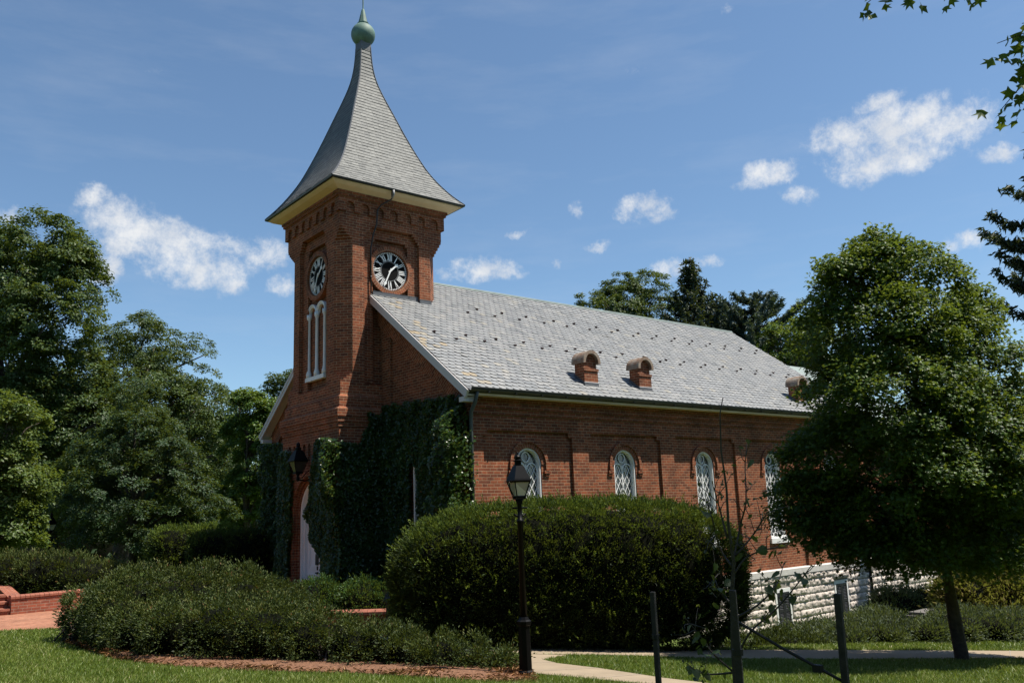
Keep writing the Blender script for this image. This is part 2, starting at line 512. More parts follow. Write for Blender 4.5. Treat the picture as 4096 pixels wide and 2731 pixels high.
# ================================================================== CHAPEL
CX, CY = 12.71, 22.68          # tower axis
XG, YW = 12.33, 16.83          # gable wall plane, long wall plane
YN = 2 * CY - YW               # far long wall
XE = 31.0
ZR, SL = 7.46, .727            # ridge height, roof slope
chapel = thing('chapel', 'red brick chapel with clock tower, flared slate spire and grey slate nave roof', 'chapel', (CX, CY, -2.1))


def fmap(face, half=0.0, base=None):
    """(u, z, depth inward) -> world for the four tower faces; u runs to the viewer's right"""
    if face == 'front':
        return lambda u, z, d: (CX - half + d, CY - u, z)
    if face == 'side':
        return lambda u, z, d: (CX + u, CY - half + d, z)
    if face == 'rear':
        return lambda u, z, d: (CX + half - d, CY + u, z)
    return lambda u, z, d: (CX - u, CY + half - d, z)


def arch_pts(c, hw, zb, zs, n=14):
    p = [(c + hw, zb)]
    p += [(c + hw * math.cos(PI * i / n), zs + hw * math.sin(PI * i / n)) for i in range(n + 1)]
    p.append((c - hw, zb))
    return p


def wall_arch(mb, mp, x0, x1, z0, z1, c, hw, zb, zs, d=0.0, rev=.1, n=14, foot=False):
    P = lambda u, z, dd=d: mp(u, z, dd)
    q = lambda a, b, e, f: mb.poly([P(*a), P(*b), P(*e), P(*f)])
    if zb > z0:
        q((x0, z0), (x1, z0), (x1, zb), (x0, zb))
    q((x0, zb), (c - hw, zb), (c - hw, zs), (x0, zs))
    q((c + hw, zb), (x1, zb), (x1, zs), (c + hw, zs))
    ang = sorted(set([i * PI / n for i in range(n + 1)] + [math.atan2(z1 - zs, x1 - c), math.atan2(z1 - zs, x0 - c)]))

    def per(a):
        ca, sa = math.cos(a), math.sin(a)
        t = 1e9
        if ca > 1e-9: t = min(t, (x1 - c) / ca)
        if ca < -1e-9: t = min(t, (x0 - c) / ca)
        if sa > 1e-9: t = min(t, (z1 - zs) / sa)
        return (c + t * ca, zs + t * sa)
    ar = lambda a: (c + hw * math.cos(a), zs + hw * math.sin(a))
    for a, b in zip(ang, ang[1:]):
        q(ar(a), per(a), per(b), ar(b))
    if rev:
        pts = arch_pts(c, hw, zb, zs, n)
        for a, b in zip(pts, pts[1:]):
            mb.poly([P(*a), P(*b), P(*b, d + rev), P(*a, d + rev)])
        if zb > z0:
            mb.poly([P(c - hw, zb), P(c + hw, zb), P(c + hw, zb, d + rev), P(c - hw, zb, d + rev)])
        if foot:
            mb.poly([P(x0, z0), P(c - hw, z0), P(c - hw, z0, d + rev), P(x0, z0, d + rev)])
            mb.poly([P(c + hw, z0), P(x1, z0), P(x1, z0, d + rev), P(c + hw, z0, d + rev)])


def arch_ring(mb, mp, c, ro, ri, zb, zs, d0, d1, n=16, inner=True, outer=False, zbi=None):
    """flat band between two arches at depth d0 and its reveal back to d1"""
    o = arch_pts(c, ro, zb, zs, n)
    i = arch_pts(c, ri, zb, zs, n)
    for k in range(len(o) - 1):
        mb.poly([mp(*o[k], d0), mp(*o[k + 1], d0), mp(*i[k + 1], d0), mp(*i[k], d0)])
        if inner:
            mb.poly([mp(*i[k], d0), mp(*i[k + 1], d0), mp(*i[k + 1], d1), mp(*i[k], d1)])
        if outer:
            mb.poly([mp(*o[k], d0), mp(*o[k + 1], d0), mp(*o[k + 1], d1), mp(*o[k], d1)])
    for a, b in ((o[0], i[0]), (o[-1], i[-1])):
        mb.poly([mp(*a, d0), mp(*b, d0), mp(*b, d1), mp(*a, d1)])


def bar(mb, mp, a, b, w, d0, d1):
    """straight bar between two points of a face"""
    dx, dz = b[0] - a[0], b[1] - a[1]
    L = math.hypot(dx, dz)
    if L < 1e-6: return
    nx, nz = -dz / L * w / 2, dx / L * w / 2
    c = [(a[0] + nx, a[1] + nz), (a[0] - nx, a[1] - nz), (b[0] - nx, b[1] - nz), (b[0] + nx, b[1] + nz)]
    mb.hexa([mp(*q, d0) for q in c] + [mp(*q, d1) for q in c])


def sq(h, z):
    return [(CX - h, CY - h, z), (CX + h, CY - h, z), (CX + h, CY + h, z), (CX - h, CY + h, z)]


FACES = ('front', 'side', 'rear', 'north')
# ---- tower brickwork
tw = MB()
LAY = []
c = 1.70
for k in range(4):                                   # broach steps at the foot of the chamfers
    LAY.append((3.66 + .07 * k, 3.73 + .07 * k, 1.70, .94, 1.70 - .095 * k))
LAY.append((3.94, 7.88, 1.70, .94, 1.32))
for k in range(5):                                   # stepped squinches back to the square
    LAY.append((7.88 + .077 * k, 7.957 + .077 * k, 1.70 + .007 * k, (.94, .94, .88, .82, .76)[k], min(1.70 + .007 * k, 1.32 + .085 * (k + 1))))
LAY.append((8.265, 8.34, 1.735, .70, 1.735))
for z0, z1, h, a, c in LAY:
    for sx in (-1, 1):
        for sy in (-1, 1):
            pts = [(h, a), (h, c), (c, h), (a, h), (a, 1.46), (1.46, a)]
            if h - c < .004:
                pts = [(h, a), (h, h), (a, h), (a, 1.46), (1.46, a)]
            ring = [(CX + sx * px, CY + sy * py) for px, py in pts]
            if sx * sy < 0: ring = ring[::-1]
            tw.loft([[(px, py, z0) for px, py in ring], [(px, py, z1) for px, py in ring]])
tw.loft([sq(1.46, 3.5), sq(1.46, 9.0)])
tw.loft([sq(1.735, 8.34), sq(1.735, 9.0)])
for f in FACES:                                      # recessed panels
    mp = fmap(f, 1.58)
    for u0, u1, z0, z1 in ((-.945, -.60, 3.7, 8.34), (.60, .945, 3.7, 8.34), (-.60, .60, 8.02, 8.34), (-.60, -.52, 7.92, 8.02), (.52, .60, 7.92, 8.02)):
        pts = [(u0, z0), (u1, z0), (u1, z1), (u0, z1)]
        tw.hexa([mp(u, z, 0) for u, z in pts] + [mp(u, z, .13) for u, z in pts])
    mp = fmap(f, 1.81)                               # corbel table of little arches
    for k in range(-3, 4):
        x0, x1 = k * .48 - .24, k * .48 + .24
        cc = k * .48
        if k == 3: x1 = 1.81
        if k == -3: x0 = -1.81
        wall_arch(tw, mp, x0, x1, 8.62, 9.05, cc, .135, 8.62, 8.80, 0, .076, 8, True)
tw.loft([sq(1.81, 9.05), sq(1.86, 9.052), sq(1.86, 9.13), sq(1.895, 9.132), sq(1.895, 9.24)], cap=True)
# weathered base courses
tw.loft([sq(1.79, 2.44), sq(1.82, 2.442), sq(1.82, 2.56), sq(1.85, 2.562), sq(1.85, 2.71), sq(1.88, 2.712), sq(1.88, 2.92), sq(1.76, 2.99), sq(1.76, 3.27), sq(1.70, 3.34), sq(1.70, 3.66)])
H = 1.79
mpF = fmap('front', H)
for k in range(-5, 6):                               # slots above the door
    u = k * .325
    wall_arch(tw, mpF, u - .1625, u + .1625, 1.62, 2.44, u, .082, 1.62, 2.04, 0, .09, 8)
tw.box(CX - H + .09, CX - H + .3, CY - H + .01, CY + H - .01, 1.25, 2.43)
wall_arch(tw, mpF, -H, H, -2.6, 1.62, 0, 1.06, -2.6, .14, 0, .08, 18)
for ro, ri, d0, d1 in ((1.06, 1.0, .08, .15), (1.0, .94, .15, .22)):
    arch_ring(tw, mpF, 0, ro, ri, -2.6, .14, d0, d1, 18)
tw.box(CX - H + .005, CX + 1.6, CY - H, CY - H + .25, -2.6, 2.43)
tw.box(CX - H + .005, CX + 1.6, CY + H - .25, CY + H, -2.6, 2.43)
tower = tw.build('tower_wall', 'brick', chapel)

mb = MB()
mb.loft([sq(1.87, 9.20), sq(1.93, 9.22), sq(1.97, 9.23), sq(2.10, 9.275), sq(2.20, 9.335), sq(2.215, 9.37)])
mb.build('tower_cornice', 'cream_paint', chapel)
mb = MB()
mb.loft([sq(2.20, 9.36), sq(2.285, 9.365), sq(2.30, 9.41), sq(2.22, 9.43)])
mb.build('tower_gutter', 'gutter_metal', chapel)

# ---- spire: concave slate roof, real courses of slates
PROF = [(9.41, 2.275), (9.62, 2.08), (9.9, 1.865), (10.25, 1.64), (10.6, 1.45), (11.05, 1.26), (11.5, 1.085), (12.0, .905), (12.5, .735), (13.0, .56), (13.4, .425), (13.75, .32), (14.1, .245), (14.5, .195), (15.0, .165), (15.12, .162)]
pz = np.array([q[0] for q in PROF]); ph = np.array([q[1] for q in PROF])
zz = np.linspace(9.41, 15.1, 400)
hh = np.interp(zz, pz, ph)
ker = np.ones(21) / 21
hs_ = np.convolve(np.pad(hh, 10, mode='reflect', reflect_type='odd'), ker, 'valid')
arc = np.concatenate([[0], np.cumsum(np.hypot(np.diff(zz), np.diff(hs_)))])
spz = lambda s: float(np.interp(s, arc, zz))
sph = lambda s: float(np.interp(s, arc, hs_))
mb = MB()
ns = 40
mb.loft([sq(sph(arc[-1] * k / ns) - .004, spz(arc[-1] * k / ns)) for k in range(ns + 1)])
spire = mb.build('spire_roof', 'slate_underlay', chapel)
rng = np.random.default_rng(5)
V, F, T = [], [], []
exp_ = .128
nrow = int(arc[-1] / exp_)
for f in range(4):
    ca, sa = math.cos(f * PI / 2), math.sin(f * PI / 2)
    for r in range(nrow):
        s0, s1 = r * exp_, (r + 1) * exp_ + .01
        z0, z1, h0, h1 = spz(s0), spz(s1), sph(s0), sph(s1)
        u = -h0 - rng.uniform(0, .2)
        while u < h0:
            w = rng.uniform(.17, .23)
            a, b = max(u, -h0), min(u + w - .0035, h0)
            u += w
            if b - a < .02: continue
            t0, t1 = max(-h1, min(h1, a)), max(-h1, min(h1, b))
            lift = .015 + rng.uniform(0, .006)
            dz = rng.uniform(-.006, .006)
            q = [(a, -h0 - lift, z0 + dz), (b, -h0 - lift, z0 + dz), (t1, -h1 - .003, z1), (t0, -h1 - .003, z1)]
            i = len(V)
            V += [(CX + x * ca - y * sa, CY + x * sa + y * ca, z) for x, y, z in q]
            F.append((i, i + 1, i + 2, i + 3))
            T += [float(np.clip(rng.normal(.5, .22), 0, 1))] * 4
np_mesh('slate_courses', np.array(V), np.array(F), 'spire_slate', spire, np.array(T))
mb = MB()
for sx, sy in ((-1, -1), (1, -1), (1, 1), (-1, 1)):  # lead hips
    pth = [(CX + sx * (sph(arc[-1] * k / 30) + .012), CY + sy * (sph(arc[-1] * k / 30) + .012), spz(arc[-1] * k / 30) + .01) for k in range(31)]
    mb.tube(pth, .022, 5)
mb.build('hip_flashing', 'lead_grey', spire)
mb = MB()
mb.loft([sq(.185, 14.99), sq(.185, 15.36)])
mb.build('spire_collar', 'lead_grey', chapel)
mb = MB()
R = .395
mb.lathe((CX, CY), [(15.585 + R * math.sin(a), R * math.cos(a)) for a in np.linspace(-1.35, 1.45, 22)], 40)
fin = mb.build('finial', 'copper_patina', chapel, True)
mb = MB()
mb.lathe((CX, CY), [(15.95, .19), (15.99, .2), (16.01, .16), (16.5, .05), (16.52, .035)], 8, PI / 8)
mb.build('finial_cone', 'copper_patina', fin)
mb = MB()
mb.lathe((CX, CY), [(16.5, .022), (18.2, .018), (18.25, .01)], 8)
mb.build('finial_rod', 'copper_patina', fin)

# ---- clocks
GLY = {'I': .5, 'V': .95, 'X': .95}


def clock(face):
    mp = fmap(face, 1.48)
    zc = 7.115
    mb = MB()

    def ring(mb, r0, r1, d0, d1, n=48):
        for k in range(n):
            a, b = 2 * PI * k / n, 2 * PI * (k + 1) / n
            P = lambda r, t, d: mp(r * math.sin(t), zc + r * math.cos(t), d)
            mb.poly([P(r0, a, d0), P(r1, a, d0), P(r1, b, d0), P(r0, b, d0)])
            mb.poly([P(r1, a, d0), P(r1, b, d0), P(r1, b, d1), P(r1, a, d1)])
            mb.poly([P(r0, a, d0), P(r0, b, d0), P(r0, b, d1), P(r0, a, d1)])
    rb = MB()
    ring(rb, .60, .745, -.135, .02)
    m = 48
    for k in range(m):
        a, b = 2 * PI * k / m, 2 * PI * (k + 1) / m
        mb.poly([mp(0, zc, -.05), mp(.60 * math.sin(a), zc + .60 * math.cos(a), -.05), mp(.60 * math.sin(b), zc + .60 * math.cos(b), -.05)])
    clk = mb.build('clock_face', 'clock_black', chapel)
    rg = rb.build('clock_surround', 'brick_arch', clk)
    # radial bricks: u along the ring, v across it
    l = rg.data.uv_layers[0].data
    for po in rg.data.polygons:
        a0 = None
        for li in po.loop_indices:
            co = rg.data.vertices[rg.data.loops[li].vertex_index].co
            du = -(co.y - CY) if face == 'front' else (co.x - CX)
            dz = co.z - zc
            a = math.atan2(du, dz) % (2 * PI)
            if a0 is None: a0 = a
            if a - a0 > PI: a -= 2 * PI
            if a0 - a > PI: a += 2 * PI
            l[li].uv = (a * .67, math.hypot(du, dz))
    nb_ = MB()
    d0, d1 = -.066, -.05
    rin, rout = .315, .525
    for hnum, txt in enumerate(('XII', 'I', 'II', 'III', 'IIII', 'V', 'VI', 'VII', 'VIII', 'IX', 'X', 'XI')):
        a = hnum * PI / 6
        tot = sum(GLY[ch] for ch in txt)
        sc_ = .088 if tot > 1.6 else .095
        x = -tot * sc_ / 2
        L = lambda u, r: (r * math.sin(a) + u * math.cos(a), zc + r * math.cos(a) - u * math.sin(a))
        for ch in txt:
            w = GLY[ch] * sc_
            xm = x + w / 2
            k = w * .36
            if ch == 'I':
                bar(nb_, mp, L(xm, rin), L(xm, rout), .024, d0, d1)
            elif ch == 'V':
                bar(nb_, mp, L(xm - k, rout), L(xm, rin), .026, d0, d1)
                bar(nb_, mp, L(xm + k, rout), L(xm, rin), .013, d0 + .001, d1)
            else:
                bar(nb_, mp, L(xm - k, rout), L(xm + k, rin), .026, d0, d1)
                bar(nb_, mp, L(xm + k, rout), L(xm - k, rin), .013, d0 + .001, d1)
            x += w
    nb_.build('numerals', 'clock_white', clk)
    tb = MB()
    for k in range(60):
        a = k * PI / 30
        bar(tb, mp, (.54 * math.sin(a), zc + .54 * math.cos(a)), (.578 * math.sin(a), zc + .578 * math.cos(a)), .03, d0, d1)
    tb.build('minute_track', 'clock_white', clk)
    ib = MB()
    ring(ib, .288, .300, -.062, -.05, 40)
    ib.build('inner_ring', 'pipe_grey', clk)

    def hand(nm, ang, L1, w, dd, tail):
        hb = MB()
        Q = lambda t, u: (t * math.sin(ang) + u * math.cos(ang), zc + t * math.cos(ang) - u * math.sin(ang))
        o = [Q(-tail, w * .5), Q(L1 * .62, w * .42), Q(L1 * .72, w * .5), Q(L1 * .78, w * 1.15), Q(L1 * .9, w * .5), Q(L1, .006)]
        o2 = [Q(-tail, -w * .5), Q(L1 * .62, -w * .42), Q(L1 * .72, -w * .5), Q(L1 * .78, -w * 1.15), Q(L1 * .9, -w * .5), Q(L1, -.006)]
        poly = o + o2[::-1]
        hb.loft([[mp(*q, dd) for q in poly], [mp(*q, dd + .012) for q in poly]])
        hb.build(nm, 'clock_white', clk)
    hand('hour_hand', R_(47), .37, .055, -.09, .05)
    hand('minute_hand', R_(204), .53, .042, -.105, .09)
    return clk


clock('front')
clock('side')

# ---- paired belfry window of the front face
mp = fmap('front', 1.48)
u0 = -.105
CEN = (u0 - .285, u0 + .285)
zs = 6.03
mb = MB()
mb.hexa([mp(u, z, d) for d in (-.13, .0) for u, z in ((u0 - .60, 3.98), (u0 + .60, 3.98), (u0 + .60, 4.10), (u0 - .60, 4.10))])
bw = mb.build('belfry_window', 'white_paint', chapel)
for cc in CEN:
    mb = MB()
    arch_ring(mb, mp, cc, .284, .198, 6.0, zs, -.06, .02, 16, True, True)
    arch_ring(mb, mp, cc, .284, .25, 6.0, zs, -.085, -.06, 16, True, True)
    mb.build('arch', 'white_paint', bw)
for u in (u0 - .51, u0, u0 + .51):
    cb = MB()
    c3 = mp(u, 0, -.045)
    cb.lathe((c3[0], c3[1]), [(4.10, .085), (4.22, .085), (4.26, .07), (4.34, .05), (5.84, .043), (5.88, .06), (5.93, .078), (6.03, .08)], 12, PI / 4)
    cb.build('column', 'white_paint', bw, True)

# ---- door
mb = MB()
arch_ring(mb, mpF, 0, .94, .87, -2.6, .14, .20, .36, 18)
for s in (-1, 1):
    mb.hexa([mpF(u, z, d) for d in (.27, .36) for u, z in ((s * .87, -2.6), (s * .80, -2.6), (s * .80, .1), (s * .87, .1))])
for k in range(26):                                   # little dentils down the jamb
    z = -2.0 + k * .085
    for s in (-1, 1):
        mb.hexa([mpF(s * u, zz_, d) for d in (.235, .27) for u, zz_ in ((.872, z), (.855, z), (.855, z + .04), (.872, z + .04))])
mb.build('door_surround', 'door_white', chapel)
for s in (-1, 1):
    mb = MB()
    pts = [(s * .004, -2.5), (s * .80, -2.5), (s * .80, .14)] + [(s * .86 * math.cos(t), .14 + .86 * math.sin(t)) for t in np.linspace(.05, PI / 2 - .005, 10)]
    mb.loft([[mpF(u, z, .36) for u, z in pts], [mpF(u, z, .42) for u, z in pts]])
    for z0, z1 in ((-2.3, -1.55), (-1.40, -.35), (-.2, .55)):
        for a, b in (((s * .16, z0), (s * .64, z0)), ((s * .16, z1), (s * .64, z1)), ((s * .16, z0), (s * .16, z1)), ((s * .64, z0), (s * .64, z1)),
                     ((s * .22, z0 + .07), (s * .58, z0 + .07)), ((s * .22, z1 - .07), (s * .58, z1 - .07)), ((s * .22, z0 + .07), (s * .22, z1 - .07)), ((s * .58, z0 + .07), (s * .58, z1 - .07))):
            bar(mb, mpF, a, b, .03, .342, .36)
    dl = mb.build('door', 'door_white', chapel)
    if s == -1:
        hb = MB()
        hb.hexa([mpF(u, z, d) for d in (.33, .36) for u, z in ((-.24, -1.28), (-.08, -1.28), (-.08, -.98), (-.24, -.98))])
        hb.build('notice_plate', 'dark_metal', dl)
        hb = MB()
        hb.hexa([mpF(u, z, d) for d in (.335, .36) for u, z in ((-.16, -1.42), (-.11, -1.42), (-.11, -1.32), (-.16, -1.32))])
        hb.tube([mpF(-.22, -1.50, .33), mpF(-.09, -1.50, .33)], .02, 8)
        hb.tube([mpF(-.10, -1.50, .36), mpF(-.10, -1.50, .31)], .03, 8)
        hb.build('door_handle', 'dark_metal', dl)

# ---- long wall with its bays
mpL = lambda u, z, d: (u, YW + d, z)
PIL = [(12.33, 12.74), (15.73, 16.32), (19.26, 19.84), (22.82, 23.40), (26.36, 26.95), (29.90, 31.0)]
REC = .08
nw = MB()
for i in range(5):
    x0, x1 = PIL[i][1], PIL[i + 1][0]
    wc = (x0 + x1) / 2
    wall_arch(nw, mpL, x0 - .02, x1 + .02, -2.17, 2.05, wc, .43, -1.25, 1.16, REC, .15, 18)
    for a, b in ((x0, x0 + .13), (x1 - .13, x1)):
        nw.box(a, b, YW + .002, YW + .1, 1.87, 2.0)
for a, b in PIL:
    nw.box(a, b, YW, YW + .1, -2.17, 2.0)
nw.box(XG, XE, YW, YW + .1, 2.0, 2.39)
for z0, z1, o in ((2.39, 2.54, .045), (2.54, 2.70, .09), (2.70, 2.86, .14)):
    nw.box(XG, XE, YW - o, YW + .1, z0, z1)
nw.box(XG + .1, XE - .05, YW + .5, YN - .1, -2.2, 2.8)   # the body behind the wall skin
nw.box(XG + .1, XE, YN - .1, YN, -2.3, 2.8)
# front gable, its raking band and pilasters
zrk = lambda y: ZR - SL * abs(CY - y)
gx = XG + .08
nw.poly([(gx, YW, -2.6), (gx, YN, -2.6), (gx, YN, zrk(YN)), (gx, CY, ZR - .03), (gx, YW, zrk(YW))])
nw.poly([(XE, YW, -2.6), (XE, YN, -2.6), (XE, YN, zrk(YN)), (XE, CY, ZR - .03), (XE, YW, zrk(YW))])
for a, b in ((YW, YW + .41), (20.54, 20.99), (YN - .41, YN), (24.37, 24.82)):
    nw.hexa([(XG, a, -2.6), (gx + .02, a, -2.6), (gx + .02, b, -2.6), (XG, b, -2.6), (XG, a, zrk(a) - .1), (gx + .02, a, zrk(a) - .1), (gx + .02, b, zrk(b) - .1), (XG, b, zrk(b) - .1)])
nw.box(XG - .01, gx + .02, YW, YW + .41, 2.39, 2.8)
nave = nw.build('nave_wall', 'brick', chapel)
for s in (-1, 1):
    mb = MB()
    ya, yb = CY + s * (CY - YW - .0), CY + s * 1.0
    mb.hexa([(XG - .004, ya, zrk(ya) - .92), (gx + .02, ya, zrk(ya) - .92), (gx + .02, yb, zrk(yb) - .92), (XG - .004, yb, zrk(yb) - .92),
             (XG - .004, ya, zrk(ya) - .05), (gx + .02, ya, zrk(ya) - .05), (gx + .02, yb, zrk(yb) - .05), (XG - .004, yb, zrk(yb) - .05)])
    mb.build('raking_band', 'brick', chapel, uvrot=s * math.atan(SL))

# ---- hood moulds and windows
def lattice(mb, mp, c, zb):
    def inside(u, z):
        if z < zb or abs(u) > .365 or abs(u) < .012: return False
        if z > 1.02:
            k = .19 if u > 0 else -.19
            return (u - k) ** 2 + (z - 1.02) ** 2 < .172 ** 2
        return True
    px, pz_ = .18, .30
    for sgn in (-1, 1):
        for k in range(-12, 14):
            run = None
            t = 0.0
            prev = None
            zlo, zhi = zb, 1.25
            n = int((zhi - zlo) / .02)
            for j in range(n + 1):
                z = zlo + j * .02
                u = sgn * ((z - 1.02) / pz_ * px) + k * px + .09
                if inside(u, z):
                    if run is None: run = (u, z)
                    prev = (u, z)
                elif run is not None:
                    if prev != run: bar(mb, mp, (c + run[0], run[1]), (c + prev[0], prev[1]), .0145, .122 if sgn > 0 else .124, .14)
                    run = None
            if run is not None and prev != run:
                bar(mb, mp, (c + run[0], run[1]), (c + prev[0], prev[1]), .0145, .122 if sgn > 0 else .124, .14)


def arcbar(mb, mp, c, zc, r, a0, a1, w, d0, d1, n=12):
    p = [(c + r * math.cos(a0 + (a1 - a0) * k / n), zc + r * math.sin(a0 + (a1 - a0) * k / n)) for k in range(n + 1)]
    for a, b in zip(p, p[1:]):
        bar(mb, mp, a, b, w, d0, d1)


def window(mp, c, zb=-1.12):
    mb = MB()
    arch_ring(mb, mp, c, .44, .385, zb, 1.16, .02, .15, 20)
    arch_ring(mb, mp, c, .395, .36, zb, 1.16, .10, .15, 20)
    wf = mb.build('window', 'white_paint', chapel)
    mb = MB()
    lattice(mb, mp, c, zb)
    bar(mb, mp, (c, zb), (c, 1.16), .034, .112, .142)
    for s in (-1, 1):
        arcbar(mb, mp, c + s * .19, 1.02, .180, 0, PI, .03, .110, .142)
    arcbar(mb, mp, c, 1.36, .125, 0, 2 * PI, .026, .110, .142, 20)
    mb.build('tracery', 'white_paint', wf)
    mb = MB()
    p = arch_pts(c, .39, zb, 1.16, 20)
    mb.poly([mp(u, z, .143) for u, z in p])
    mb.build('glass', 'window_glass', wf)
    mb = MB()
    for u0, u1, z0, z1, d in ((-.50, .50, zb - .22, zb - .06, -.07), (-.46, .46, zb - .06, zb + .01, -.03)):
        mb.hexa([mp(c + u, z, dd) for dd in (d, .16) for u, z in ((u0, z0), (u1, z0), (u1, z1), (u0, z1))])
    mb.build('window_sill', 'white_paint', wf)


mpR = lambda u, z, d: (u, YW + REC + d, z)
for i in range(5):
    c = (PIL[i][1] + PIL[i + 1][0]) / 2
    window(mpR, c)
    mb = MB()
    arch_ring(mb, mpR, c, .645, .555, 1.0, 1.16, -.06, .01, 20, True, True)
    for s in (-1, 1):
        for q, (za, zb_) in enumerate(((.93, 1.01), (.86, .94))):
            mb.hexa([mpR(c + s * u, z, d) for d in (-.055 + .02 * q, .01) for u, z in ((.50 + .05 * q, za), (.69, za), (.69, zb_), (.50 + .05 * q, zb_))])
    mb.build('hood_mould', 'brick', chapel)
    mb = MB()
    arch_ring(mb, mpR, c, .553, .432, 1.16, 1.16, -.018, .01, 20, True, True)
    o = mb.build('arch_course', 'brick_arch', chapel)
    l = o.data.uv_layers[0].data
    for po in o.data.polygons:
        for li in po.loop_indices:
            co = o.data.vertices[o.data.loops[li].vertex_index].co
            a = math.atan2(co.z - 1.16, co.x - c)
            l[li].uv = (a * .49, math.hypot(co.z - 1.16, co.x - c))
mpG = lambda u, z, d: (gx + d, -u, z)
window(lambda u, z, d: (gx - .14 + d, -u, z), -18.9)

# ---- water table and rock-faced foundation
mb = MB()
mb.box(XG - .02, 37, YW - .07, YW + .1, -2.37, -2.19)
mb.hexa([(XG - .02, YW - .07, -2.19), (37, YW - .07, -2.19), (37, YW + .1, -2.19), (XG - .02, YW + .1, -2.19), (XG - .02, YW + .0, -2.16), (37, YW + .0, -2.16), (37, YW + .1, -2.16), (XG - .02, YW + .1, -2.16)])
mb.build('water_table', 'stone_smooth', chapel)
WIN = [(24.22, 25.06), (27.70, 28.55)]
rng = np.random.default_rng(11)
V, F = [], []
zrow = -2.37
hcourse = .233
for r in range(10):
    z1, z0 = zrow - r * hcourse, zrow - (r + 1) * hcourse
    x = 20.0 + rng.uniform(0, .4)
    while x < 36.8:
        L = float(rng.choice([.36, .48, .62, .8, 1.0, 1.2], p=[.15, .22, .25, .2, .12, .06]))
        xa, xb = x, x + L
        x = xb
        for wa, wb in WIN:
            if z0 < -2.74 and z1 > -4.22:
                if xa < wb + .01 and xb > wa - .01:
                    if xa < wa - .12 and xb > wa: xb = wa - .005
                    elif xb > wb + .12 and xa < wb: xa = wb + .005
                    else: xb = xa
        if xb - xa < .06: continue
        nx, nz = max(4, int((xb - xa) / .045)), 6
        bulge = rng.uniform(.04, .085)
        base = len(V)
        ph_ = rng.uniform(0, 6.28, 6)
        for j in range(nz + 1):
            for i in range(nx + 1):
                a, b = i / nx, j / nz
                px, pz_ = xa + .008 + (xb - xa - .016) * a, z0 + .008 + (z1 - z0 - .016) * b
                e = min(a * (xb - xa), (1 - a) * (xb - xa), b * hcourse, (1 - b) * hcourse)
                prof = min(1, e / .05) ** .6
                n = .55 + .25 * math.sin(px * 17 + ph_[0]) * math.sin(pz_ * 31 + ph_[1]) + .2 * math.sin(px * 43 + ph_[2] + 9 * pz_) + rng.normal(0, .16)
                V.append((px, YW - .012 - prof * bulge * max(.05, n), pz_))
        for j in range(nz):
            for i in range(nx):
                a = base + j * (nx + 1) + i
                F.append((a, a + 1, a + nx + 2, a + nx + 1))
fo = MB()
fo.box(XG, 37, YW, YW + .3, -5.2, -2.37)
fnd = fo.build('foundation', 'mortar_grey', chapel)
np_mesh('stone_blocks', np.array(V), np.array(F), 'stone', fnd)
for wa, wb in WIN:
    mb = MB()
    z0, z1 = -4.12, -2.76
    yq = YW - .035
    mb.box(wa, wa + .09, yq, YW, z0 + .1, z1 - .002)
    mb.box(wb - .09, wb, yq, YW, z0 + .1, z1 - .002)
    mb.box(wa + .09, wb - .09, yq, YW, z1 - .12, z1 - .004)
    bwn = mb.build('basement_window', 'white_paint', chapel)
    mb = MB()
    mb.box(wa - .06, wb + .07, YW - .10, YW, z0 - .0, z0 + .1)
    mb.build('window_sill', 'white_paint', bwn)
    mid = (wa + wb) / 2
    for a, b in ((wa + .095, mid - .005), (mid + .005, wb - .095)):
        mb = MB()
        za, zb_ = z0 + .11, z1 - .125
        ys = YW - .05
        for p, q in ((a, a + .06), (b - .06, b)):
            mb.box(p, q, ys, YW - .01, za, zb_)
        zm = (za + zb_) / 2
        for p, q in ((za, za + .1), (zm - .05, zm + .05), (zb_ - .07, zb_)):
            mb.box(a + .06, b - .06, ys + .002, YW - .01, p, q)
        for p, q in ((za + .1, zm - .05), (zm + .05, zb_ - .07)):
            n = int((q - p) / .045)
            for k in range(n):
                zl = p + (q - p) * k / n
                mb.hexa([(a + .06, ys + .004, zl), (b - .06, ys + .004, zl), (b - .06, ys + .008, zl - .004), (a + .06, ys + .008, zl - .004), (a + .06, YW - .012, zl + .04), (b - .06, YW - .012, zl + .04), (b - .06, YW - .008, zl + .036), (a + .06, YW - .008, zl + .036)])
        for zl in (za + .16, zb_ - .12):
            mb.box(a + .0, a + .14, ys - .012, ys, zl, zl + .022)
        mb.build('shutter', 'shutter_paint', bwn)
mb = MB()                                             # big lintel stone over the second window
n = 16
rng = np.random.default_rng(4)
V = []; F = []
for j in range(7):
    for i in range(n + 1):
        a, b = i / n, j / 6
        e = min(a * 1.0, (1 - a) * 1.0, b * .3, (1 - b) * .3)
        V.append((27.62 + 1.0 * a, YW - .02 - min(1, e / .05) ** .6 * (.11 + rng.normal(0, .02)), -2.72 + .27 * b))
for j in range(6):
    for i in range(n):
        a = j * (n + 1) + i
        F.append((a, a + 1, a + n + 2, a + n + 1))
np_mesh('lintel', np.array(V), np.array(F), 'stone', chapel)

# ---- nave roof: planes + individual hexagonal slates on the visible side
RX0, RX1 = 12.04, 31.25
YE = 16.42
LS = (CY - YE) * math.hypot(1, SL)
ky, kz = 1 / math.hypot(1, SL), SL / math.hypot(1, SL)


def rp(x, s, lift=0.0):
    """x along the ridge, s down the slope from the ridge"""
    return (x, CY - s * ky - lift * kz, ZR - s * kz + lift * ky)


